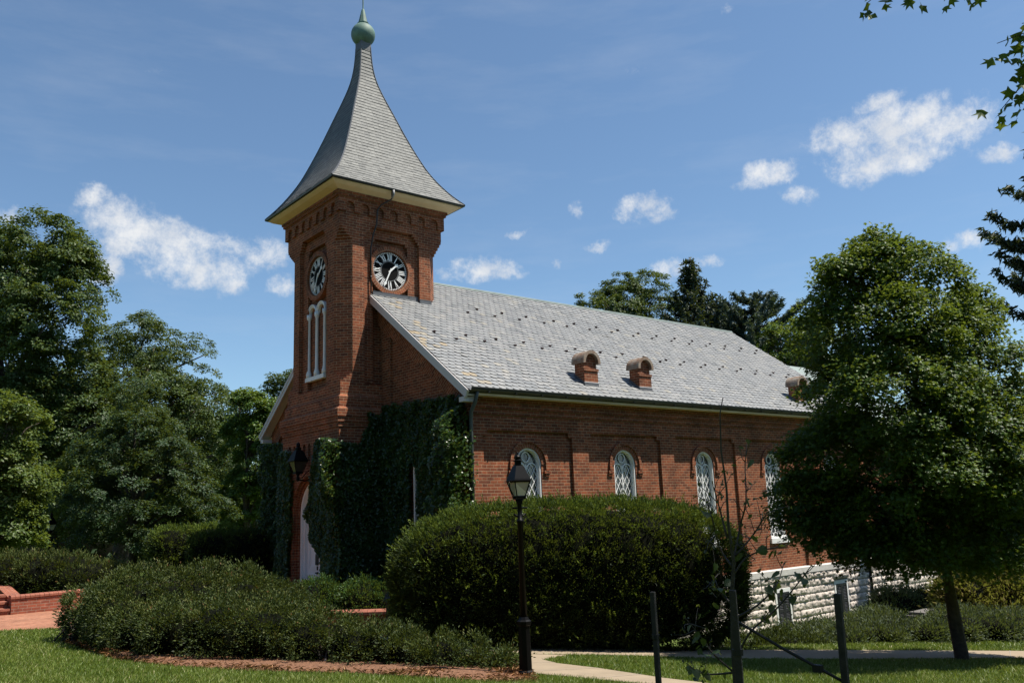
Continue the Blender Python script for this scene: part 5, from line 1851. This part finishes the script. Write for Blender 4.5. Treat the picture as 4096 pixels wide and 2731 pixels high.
def lamp_post(label, base, top_h, s, rot, group, shaft=True):
    root = thing('lamp_post', label, 'street lamp', base, group)
    x, y, z = base
    mb = MB()
    zb = z + .74
    mb.lathe((x, y), [(z - .1, .125), (z + .06, .125), (z + .08, .10), (zb - .04, .088), (zb - .02, .11), (zb + .03, .115), (zb + .05, .085), (zb + .09, .065)], 8, PI / 8)
    mb.build('post_base', 'black_paint', root)
    mb = MB()
    zl = z + top_h - s * 4.62
    mb.lathe((x, y), [(zb + .08, .055), (zl - .38, .040), (zl - .37, .055), (zl - .33, .055), (zl - .32, .036), (zl - .1, .034), (zl - .08, .05), (zl, .05)], 12)
    mb.tube([(x - .125 * math.cos(rot), y - .125 * math.sin(rot), zl - .15), (x + .125 * math.cos(rot), y + .125 * math.sin(rot), zl - .15)], .014, 6)
    for sgn in (-1, 1):
        d = (math.cos(rot) * sgn, math.sin(rot) * sgn)
        mb.tube([(x, y, zl - .30), (x + d[0] * .10, y + d[1] * .10, zl - .24)], .014, 6)
        mb.tube([(x + d[0] * .04, y + d[1] * .04, zl - .06), (x + d[0] * s * .95, y + d[1] * s * .95, zl + .13), (x + d[0] * s * 1.06, y + d[1] * s * 1.06, zl + s * 1.6)], .009, 5)
    mb.build('post', 'black_paint', root, True)
    mm, mg = MB(), MB()
    zt = lantern(mm, mg, (x, y), zl, s, rot, .87)
    mm.lathe((x, y), [(zt, s * .34), (zt + s * .42, s * .34), (zt + s * .44, s * .50), (zt + s * .50, s * .50), (zt + s * .56, s * .30), (zt + s * .62, s * .22), (zt + s * .72, s * .30), (zt + s * .86, s * .32), (zt + s * 1.0, s * .22), (zt + s * 1.08, s * .10), (zt + s * 1.16, s * .12), (zt + s * 1.26, s * .11), (zt + s * 1.34, .004)], 14)
    ln = mm.build('lantern', 'black_paint', root)
    mg.build('lantern_glass', 'lamp_glass', ln)
    mb = MB()
    mb.lathe((x, y), [(zl + .03, .02), (zl + .06, .03), (zl + .2, .035), (zl + .24, .01)], 8)
    mb.build('bulb', 'clock_white', ln)


lamp_post('black colonial lamp post beside the path at the end of the yew bed', (8.43, 10.27, float(g(8.43, 10.27)) + .02), 3.30, .157, YAW - R_(62), 'black lantern lamp posts')
lamp_post('distant black lamp post above the left hedge among the trees', (7.47, 38.5, -2.1), 2.78, .165, R_(20), 'black lantern lamp posts')

# wall lantern over the door
lx, ly = xf - .34, CY
root = thing('wall_lantern', 'black wall lantern on a scroll bracket over the arched white door', 'lantern', (lx, ly, 1.15))
mm, mg = MB(), MB()
zt = lantern(mm, mg, (lx, ly), 1.28, .205, 0)
mm.lathe((lx, ly), [(zt, .08), (zt + .06, .09), (zt + .10, .04), (zt + .13, .06), (zt + .19, .05), (zt + .23, .005)], 12)
wl = mm.build('lantern', 'black_paint', root)
mg.build('lantern_glass', 'lantern_glass_dark', wl)
mb = MB()
for k in range(2):
    mb.tube([(lx + .03 - .06 * k, ly + .03, 1.32), (lx + .03 - .06 * k, ly + .03, 1.5)], .012, 6)
mb.build('bulb', 'clock_white', wl)
mb = MB()
mb.tube([(xf + .0, ly, 1.10), (xf - .12, ly, 1.06), (lx, ly, 1.10), (lx, ly, 1.27)], .022, 8)
mb.tube([(xf, ly, 1.35), (xf - .1, ly, 1.28), (xf - .2, ly, 1.15), (lx, ly, 1.12)], .014, 6)
mb.lathe((lx, ly), [(1.04, .01), (1.08, .05), (1.14, .05), (1.2, .03), (1.27, .07)], 10)
mb.build('bracket', 'black_paint', root, True)

# low garden wall with coping, steps at its left end
wx0, wy0 = 4.15, 25.40
wall = thing('brick_wall', 'low red brick garden wall with rounded coping beside the plaza', 'wall', (6, 25.6, -2.1))
mb = MB()
mb.hexa([(wx0, wy0, -2.3), (9.2, wy0 + .45, -2.3), (9.2, wy0 + .75, -2.3), (wx0, wy0 + .34, -2.3), (wx0, wy0, -1.70), (9.2, wy0 + .45, -1.66), (9.2, wy0 + .75, -1.66), (wx0, wy0 + .34, -1.70)])
mb.hexa([(wx0, wy0 + .34, -2.3), (wx0 + .32, wy0 + .34, -2.3), (wx0 + .32, wy0 + 3.2, -2.3), (wx0, wy0 + 3.2, -2.3), (wx0, wy0 + .34, -1.70), (wx0 + .32, wy0 + .34, -1.70), (wx0 + .32, wy0 + 3.2, -1.4), (wx0, wy0 + 3.2, -1.4)])
mb.build('wall', 'brick_garden', wall)
mb = MB()
n = 46
for k in range(n):
    t0, t1 = k / n, (k + .93) / n
    q = lambda t, dy, z: (wx0 - .02 + t * 5.07, wy0 - .03 + .45 * t + dy * (1 - .1 * t), z + .04 * t)
    mb.loft([[q(t, dy, z) for dy, z in ((0, -1.70), (0, -1.65), (.03, -1.625), (.19, -1.615), (.36, -1.625), (.39, -1.65), (.39, -1.70))] for t in (t0, t1)])
mb.build('coping', 'coping', wall)
st = thing('steps', 'red brick garden steps at the left end of the low wall', 'steps', (3.4, 26, -2.1))
for k in range(3):
    mb = MB()
    mb.box(1.6, wx0 - .01, wy0 + .05 + k * .36, wy0 + .5 + k * .36, -2.2, -1.99 + k * .15)
    so = mb.build('step', 'brick_garden', st)
    mb = MB()
    mb.box(1.6, wx0 - .012, wy0 + .02 + k * .36, wy0 + .42 + k * .36, -1.988 + k * .15, -1.93 + k * .15)
    mb.build('tread', 'coping', so)

# low retaining wall and garden light by the big hedge
rw = thing('brick_wall', 'short piece of low brick edging with rounded coping between shrubs and hedge', 'wall', (9.7, 17.0, -2.2))
mb = MB()
mb.hexa([(9.0, 17.75, -2.6), (10.05, 16.72, -2.6), (10.22, 16.9, -2.6), (9.17, 17.93, -2.6), (9.0, 17.75, -2.09), (10.05, 16.72, -2.09), (10.22, 16.9, -2.09), (9.17, 17.93, -2.09)])
mb.build('wall', 'brick_garden', rw)
mb = MB()
for k in range(8):
    t0, t1 = k / 8, (k + .95) / 8
    f = lambda t, o, z: (9.0 - .02 + 1.05 * t + .17 * o, 17.75 - .02 - 1.03 * t + .18 * o, z)
    mb.loft([[f(t, o, z) for o, z in ((-.1, -2.09), (-.1, -2.03), (.1, -1.99), (.9, -1.99), (1.1, -2.03), (1.1, -2.09))] for t in (t0, t1)])
mb.build('coping', 'coping', rw)
bl = thing('garden_light', 'small black garden light standing at the left end of the big hedge', 'garden light', (9.72, 16.25, -2.45))
mb = MB()
mb.box(9.66, 9.84, 16.17, 16.35, -2.6, -1.80)
mb.build('post', 'black_paint', bl)
mb = MB()
c4 = lambda h, z: [(9.75 - h, 16.26 - h, z), (9.75 + h, 16.26 - h, z), (9.75 + h, 16.26 + h, z), (9.75 - h, 16.26 + h, z)]
mb.loft([c4(.135, -1.80), c4(.14, -1.77), c4(.07, -1.58), c4(.045, -1.55)])
mb.build('cap', 'black_paint', bl)

# stone slab behind the low shrubs on the right
bn = thing('stone_bench', 'low grey stone bench half hidden behind the shrubs by the maple trunk', 'bench', (22.9, 11.9, -3.5))
mb = MB()
mb.box(22.5, 23.4, 11.2, 11.6, -3.03, -2.95)
mb.build('seat', 'bench_stone', bn)
for x in (22.4, 23.0):
    mb = MB()
    mb.box(x, x + .2, 11.36, 11.64, -3.7, -3.03)
    mb.build('leg', 'bench_stone', bn)

# parked car glimpsed under the trees, far left
car = thing('parked_car', 'white parked car glimpsed under the trees far beyond the hedge', 'car', (20.5, 84, -3.85))
cxx, cyy, cz = 20.5, 84, float(g(20.5, 84))
mb = MB()
prof = [(-2.2, .35), (-2.2, .75), (-1.9, .92), (-1.1, .98), (-.55, 1.42), (.8, 1.45), (1.55, 1.02), (2.1, .95), (2.25, .7), (2.25, .35)]
mb.loft([[(cxx + a * .77 + w * .63, cyy - a * .63 + w * .77, cz + z) for a, z in prof] for w in (-.85, .85)])
mb.build('body', 'car_white', car)
mb = MB()
mb.loft([[(cxx + a * .77 + w * .63, cyy - a * .63 + w * .77, cz + z) for a, z in ((-.95, 1.0), (-.5, 1.36), (.75, 1.38), (1.3, 1.04))] for w in (-.86, .86)])
mb.build('window', 'window_glass', car)
for a in (-1.35, 1.4):
    for w in (-.8, .8):
        mb = MB()
        o = (cxx + a * .77 + w * .63, cyy - a * .63 + w * .77, cz + .33)
        mb.tube([(o[0] - .63 * .1, o[1] - .77 * .1, o[2]), (o[0] + .63 * .1, o[1] + .77 * .1, o[2])], .33, 14)
        mb.build('wheel', 'tyre', car)

# ---- sapling, stakes and straps in the right foreground
SAP = {
'main':[(5.13, 3.98, -1.75),(5.1, 3.93, -1.27),(5.05, 3.88, -0.93),(5.01, 3.82, -0.58),(5.0, 3.78, -0.41),(4.95, 3.76, -0.15),(4.91, 3.72, 0.1),(4.86, 3.7, 0.36),(4.83, 3.66, 0.61),(4.84, 3.63, 0.72)],
'b1':[(5.0, 3.79, -0.42),(5.11, 3.78, -0.16),(5.05, 3.67, 0.01),(5.15, 3.72, 0.28),(5.02, 3.57, 0.42)],
'b2':[(5.0, 3.79, -0.44),(4.99, 3.88, -0.31),(4.82, 3.79, -0.11),(4.84, 3.85, 0.04)],
'b3':[(4.95, 3.78, -0.24),(4.95, 3.82, -0.05),(4.85, 3.79, 0.14)],
'b4':[(5.03, 3.78, -0.36),(5.16, 3.7, -0.21),(5.07, 3.52, -0.07)],
'b5':[(5.08, 3.89, -1.07),(5.06, 3.74, -0.87),(5.15, 3.57, -0.71),(5.17, 3.39, -0.53),(5.2, 3.31, -0.43)],
'b6':[(5.03, 3.85, -0.79),(5.11, 3.69, -0.69),(5.2, 3.59, -0.56),(5.4, 3.65, -0.43)],
'b7':[(5.08, 3.92, -1.15),(4.99, 4.02, -1.02),(4.91, 4.02, -0.93),(4.75, 4.04, -0.76)],
'b8':[(5.08, 3.91, -1.15),(5.06, 4.09, -1.18),(4.89, 4.07, -1.14),(4.7, 4.01, -1.05)],
'b9':[(5.02, 3.84, -0.69),(5.01, 3.92, -0.61),(4.96, 3.92, -0.52),(5.05, 3.96, -0.49)],
'b10':[(5.01, 3.8, -0.49),(5.07, 3.73, -0.38),(5.13, 3.63, -0.33),(5.1, 3.46, -0.3)]}
SAP['main'][0] = (5.16, 4.02, float(g(5.16, 4.02)) - .05)
sap = thing('sapling', 'thin nearly bare staked sapling with a few dark heart shaped leaves', 'tree', SAP['main'][0])
rng = np.random.default_rng(77)
mb = MB()
n = len(SAP['main'])
mb.tube(SAP['main'], [.022, .019, .017, .0145, .012, .010, .008, .006, .0045, .003], 7)
tips = []


def catmull(P, m=4):
    P = [np.array(p, float) for p in P]
    P = [P[0] * 2 - P[1]] + P + [P[-1] * 2 - P[-2]]
    o = []
    for i in range(1, len(P) - 2):
        for k in range(m):
            t = k / m
            o.append(.5 * ((2 * P[i]) + (P[i + 1] - P[i - 1]) * t + (2 * P[i - 1] - 5 * P[i] + 4 * P[i + 1] - P[i + 2]) * t * t + (3 * P[i] - P[i - 1] - 3 * P[i + 1] + P[i + 2]) * t ** 3))
    o.append(P[-2])
    return o


for k, P in SAP.items():
    if k == 'main': continue
    pts = catmull(P)
    m = len(pts)
    mb.tube(pts, [.0085 * (1 - .72 * i / m) for i in range(m)], 6)
    for q in range(9 if k in ('b1', 'b2', 'b4', 'b10') else 6):
        i = int(rng.uniform(.35, .95) * (m - 1))
        d = unit((rng.normal(0, 1, 3) + [0, 0, .5])[None])[0]
        e = pts[i] + d * rng.uniform(.06, .2)
        mb.tube([pts[i], (pts[i] + e) / 2 + rng.normal(0, .012, 3), e], [.0036, .0027, .0016], 4)
        tips.append(e)
    tips += [pts[-1], pts[int(m * .6)]]
mb.build('trunk', 'bark_young', sap, True)
LP = []
for b, cnt in (('b5', 10), ('b6', 11), ('b7', 14), ('b8', 13), ('b9', 9), ('b4', 3), ('b10', 5), ('b2', 3), ('b1', 2)):
    pts = catmull(SAP[b])
    for q in range(cnt):
        p = pts[int(rng.uniform(.3, 1) * (len(pts) - 1))]
        LP.append(p + rng.normal(0, .035, 3) + [0, 0, -.02])
LP = np.array(LP)
m = len(LP)
Ls = rng.uniform(.035, .08, m)
foliage('crown', LP, rng.normal(0, 1, (m, 3)) + [-.5, -.4, .5], rng.normal(0, .5, (m, 3)) + [0, 0, -.8], Ls, Ls * rng.uniform(.75, 1.0, m), 'heart', rng.random(m), 'leaf_redbud', sap, rng)
# withered leaf scraps at the twig tips
TP = np.array(tips)
TP = np.repeat(TP, 2, 0) + rng.normal(0, .012, (len(TP) * 2, 3))
m = len(TP)
foliage('dry_leaves', TP, rng.normal(0, 1, (m, 3)), rng.normal(0, 1, (m, 3)) + [0, 0, -.5], rng.uniform(.02, .05, m), rng.uniform(.012, .028, m), 'leaf', np.full(m, 1.0), 'leaf_redbud', sap, rng)


def stake(label, x, y, ztop, w, lean, rot):
    root = thing('tree_stake', label, 'stake', (x, y, float(g(x, y))), 'wooden stakes round the sapling')
    mb = MB()
    zb = float(g(x, y)) - .1
    rr = lambda cx, cy, z, k: [(cx + w / 2 * k * 1.414 * math.cos(rot + PI / 4 + i * PI / 2), cy + w / 2 * k * 1.414 * math.sin(rot + PI / 4 + i * PI / 2), z) for i in range(4)]
    mb.loft([rr(x + lean[0], y + lean[1], zb, 1), rr(x, y, ztop - .006, 1), rr(x, y, ztop, .9)])
    s = mb.build('post', 'stake_wood', root)
    return root


stake('left wooden stake in front of the lamp side of the sapling', 5.75, 5.23, -.73, .04, (0, 0), .3)
stake('middle wooden stake hiding the thin trunk of the sapling', 4.5, 3.43, -.53, .04, (.04, .03), .5)
stake('right wooden stake holding the long slanting strap', 5.3, 3.2, -.61, .042, (-.01, .02), .25)
tt = thing('tree_tie', 'long black webbing strap slanting from the sapling to the right stake', 'strap', (5.07, 3.48, -.97))
mb = MB()
A, B = np.array([5.03, 3.86, -.80]), np.array([5.32, 3.22, -1.17])
A = np.array([4.96, 3.76, -.79])
mb.tube([A, A * .6 + B * .4 + [0, 0, -.008], B], .011, 6)
mb.build('webbing', 'strap', tt)
mb = MB()
p = A * .25 + B * .75
mb.box(p[0] - .02, p[0] + .02, p[1] - .03, p[1] + .03, p[2] - .03, p[2] + .015)
mb.build('buckle', 'strap', tt)
for lb, x, y, z, r in (('black strap wrapped round the left stake', 5.75, 5.23, -1.10, .034), ('black strap wrapped round the middle stake', 4.515, 3.44, -.90, .034)):
    mb = MB()
    mb.lathe((x, y), [(z - .018, r), (z + .018, r)], 8, .3)
    tag(mb.build('tree_tie', 'strap'), lb, 'strap')

# ---- near maple whose branch tips hang into the top right corner; its crown stands outside the frame and shades the sapling
rng = np.random.default_rng(55)
nb_base = (9.6, .6, float(g(9.6, .6)) - .05)
near = thing('maple_tree', 'overhanging maple whose leafy branch tips hang into the top right corner', 'tree', nb_base)


def px_ray(az, el):
    a, e = R_(az), R_(el)
    return np.array([math.cos(a) * math.cos(e), math.sin(a) * math.cos(e), math.sin(e)])


mb = MB()
mb.tube([nb_base, (9.55, .62, -.5), (9.4, .7, 1.2), (9.1, .9, 3.2), (8.8, 1.0, 5.0), (8.6, 1.1, 7.0)], [.26, .2, .17, .14, .10, .05], 10)
TIPS = [(6.36, 3.0, 3.93), (6.44, 2.93, 3.97), (6.63, 2.77, 4.0), (6.85, 2.59, 3.99), (7.06, 2.42, 3.99), (7.23, 2.39, 3.57), (7.34, 2.31, 3.52), (7.37, 2.23, 3.72), (7.40, 2.28, 3.45), (7.31, 2.46, 3.04), (7.38, 2.37, 3.16), (7.39, 2.39, 3.05), (7.43, 2.32, 3.19), (7.41, 2.29, 3.35)]
NL = [(7.2, 1.2, 6.5, 1.3, 1.3, 1.0), (8.4, .4, 5.6, 1.4, 1.4, 1.1), (8.9, .8, 7.5, 1.6, 1.6, 1.2), (6.4, 1.7, 7.2, 1.1, 1.1, .8), (9.4, -.5, 6.2, 1.5, 1.5, 1.2), (7.6, .5, 7.6, 1.3, 1.3, 1.0)]
for l in NL:
    s_ = np.array([9.0, .9, 3.6 + .3 * (l[2] - 5)])
    e = np.array(l[:3])
    mb.tube([s_, s_ * .5 + e * .5 + [0, 0, .3], e], [.06, .04, .015], 6)
J1, J2 = np.array([7.0, 2.2, 4.75]), np.array([7.9, 1.9, 3.75])
mb.tube([(8.95, .95, 4.1), (8.1, 1.5, 4.7), J1, (6.7, 2.6, 4.4)], [.04, .025, .014, .006], 6)
mb.tube([(9.15, .85, 2.9), (8.6, 1.3, 3.4), J2, (7.5, 2.2, 3.5)], [.04, .025, .014, .005], 6)
for k, t in enumerate(TIPS):
    s_ = (J1 if k < 5 else J2) + rng.normal(0, .08, 3)
    e = np.array(t) + [0, 0, .05]
    mb.tube([s_, (s_ + e) / 2 + [0, 0, .06], e], [.007, .005, .003], 4)
mb.build('trunk', 'bark', near, True)
C, N, Tn, tint, cc = crown_pts(rng, NL, 330, 26, .5, .4)
Pt = np.repeat(np.array(TIPS), 4, 0) + rng.normal(0, .05, (len(TIPS) * 4, 3))
m = len(Pt)
C = np.concatenate([C, Pt])
N = np.concatenate([N, rng.normal(0, .8, (m, 3)) + [-.6, -.5, .4]])
Tn = np.concatenate([Tn, rng.normal(0, .5, (m, 3)) + [-.3, 0, -.9]])
tint = np.concatenate([tint, rng.uniform(.2, .9, m)])
Ls = .13 * rng.uniform(.8, 1.25, len(C))
foliage('crown', C, N, Tn, Ls, Ls * .95, 'maple', tint, 'leaf_maple', near, rng)

# ------------------------------------------------------------------ lawn blades and pine straw
rng = np.random.default_rng(9)
n = 1500000
x = rng.uniform(1.5, 24, n)
y = rng.uniform(3, 27, n)
z = g(x, y)
right = np.array(rt); upv = np.array(up); fwd = np.array(fw)
P = np.stack([x, y, z], 1)
dep = P @ fwd
hx, hy = (P @ right) / dep / (18 / 29.956), (P @ upv) / dep / (12 / 29.956)
r = np.hypot(x, y)
az = np.degrees(np.arctan2(y, x))
ok = (np.abs(hx) < 1.12) & (hy > -1.15) & (r < 25)
ok &= ~((az > 48) & (r > 24.0)) & ~((az > 36) & (az < 49) & (r > 18.6))
ok &= rng.random(n) < np.clip((13.0 / r) ** 1.6, .18, 1.0)
x, y, z, r = x[ok], y[ok], z[ok], r[ok]
for poly in (PATH, WALK, PLAZA):
    k = ~in_poly(x, y, poly)
    x, y, z, r = x[k], y[k], z[k], r[k]
cxm, cym = 6.3, 14.0
k = ~in_poly(cxm + (x - cxm) * 1.015, cym + (y - cym) * 1.015, MULCH)
x, y, z, r = x[k], y[k], z[k], r[k]
k = ~((y > 16.0) & (x > 9.5)) & ~((y > 20.4) & (x > 4.4))
x, y, z, r = x[k], y[k], z[k], r[k]
m = len(x)
patch = wob(np.stack([x, y, x * 0], 1), 1.7, 4)
fine = wob(np.stack([x, y, x * 0], 1), 6.0, 5)
hgt = .052 * rng.uniform(.5, 1.4, m) * (1 + .2 * fine)
wid = .0075 * rng.uniform(.7, 1.4, m) * np.clip(r / 12, 1, 2)
lean = rng.normal(0, .55, (m, 2)) + np.array([.15, -.1])
a = rng.uniform(0, 6.283, m)
bx, by = np.cos(a) * wid, np.sin(a) * wid
V = np.empty((m, 3, 3), np.float32)
V[:, 0] = np.stack([x - bx, y - by, z - .004], 1)
V[:, 1] = np.stack([x + bx, y + by, z - .004], 1)
V[:, 2] = np.stack([x + lean[:, 0] * hgt, y + lean[:, 1] * hgt, z + hgt], 1)
tint = np.clip(.40 + .22 * patch + .12 * fine + rng.normal(0, .17, m), 0, .93)
dry = rng.random(m) < .07
tint[dry] = rng.uniform(.88, 1, dry.sum())
tag(np_mesh('grass', V.reshape(-1, 3), np.arange(m * 3).reshape(-1, 3), 'grass_blade', None, np.repeat(tint, 3)), 'short sunlit grass blades of the lawn', 'grass', kind='stuff')

leaf_mat('straw', [(0, (.10, .045, .022)), (.5, (.24, .115, .055)), (1, (.46, .27, .14))], .8, .05, .2)
n = 60000
x = rng.uniform(3.6, 9.4, n); y = rng.uniform(9.5, 20.3, n)
ok = in_poly(cxm + (x - cxm) * .985, cym + (y - cym) * .985, MULCH) & (((y < 20) & (((x - 6.6) * .75 + (y - 14.5) * .55) < .6)) | (y < 12.4))
x, y = x[ok], y[ok]
z = g(x, y) + .02 + .05 * rng.random(len(x)) ** 2 + np.clip(.05 * wob(np.stack([x, y, x * 0], 1), 3, 8) + .02, 0, .1)
m = len(x)
C = np.stack([x, y, z], 1)
T_ = rng.normal(0, 1, (m, 3)) * [1, 1, .22]
foliage('pine_straw', C, rng.normal(0, .5, (m, 3)) + [0, 0, 1], T_, rng.uniform(.06, .17, m), rng.uniform(.007, .014, m), 'leaf', np.clip(rng.normal(.5, .3, m), 0, 1), 'straw', None, rng)
tag(bpy.data.objects['pine_straw'], 'loose reddish pine straw mulch under the yews', 'mulch', kind='stuff')
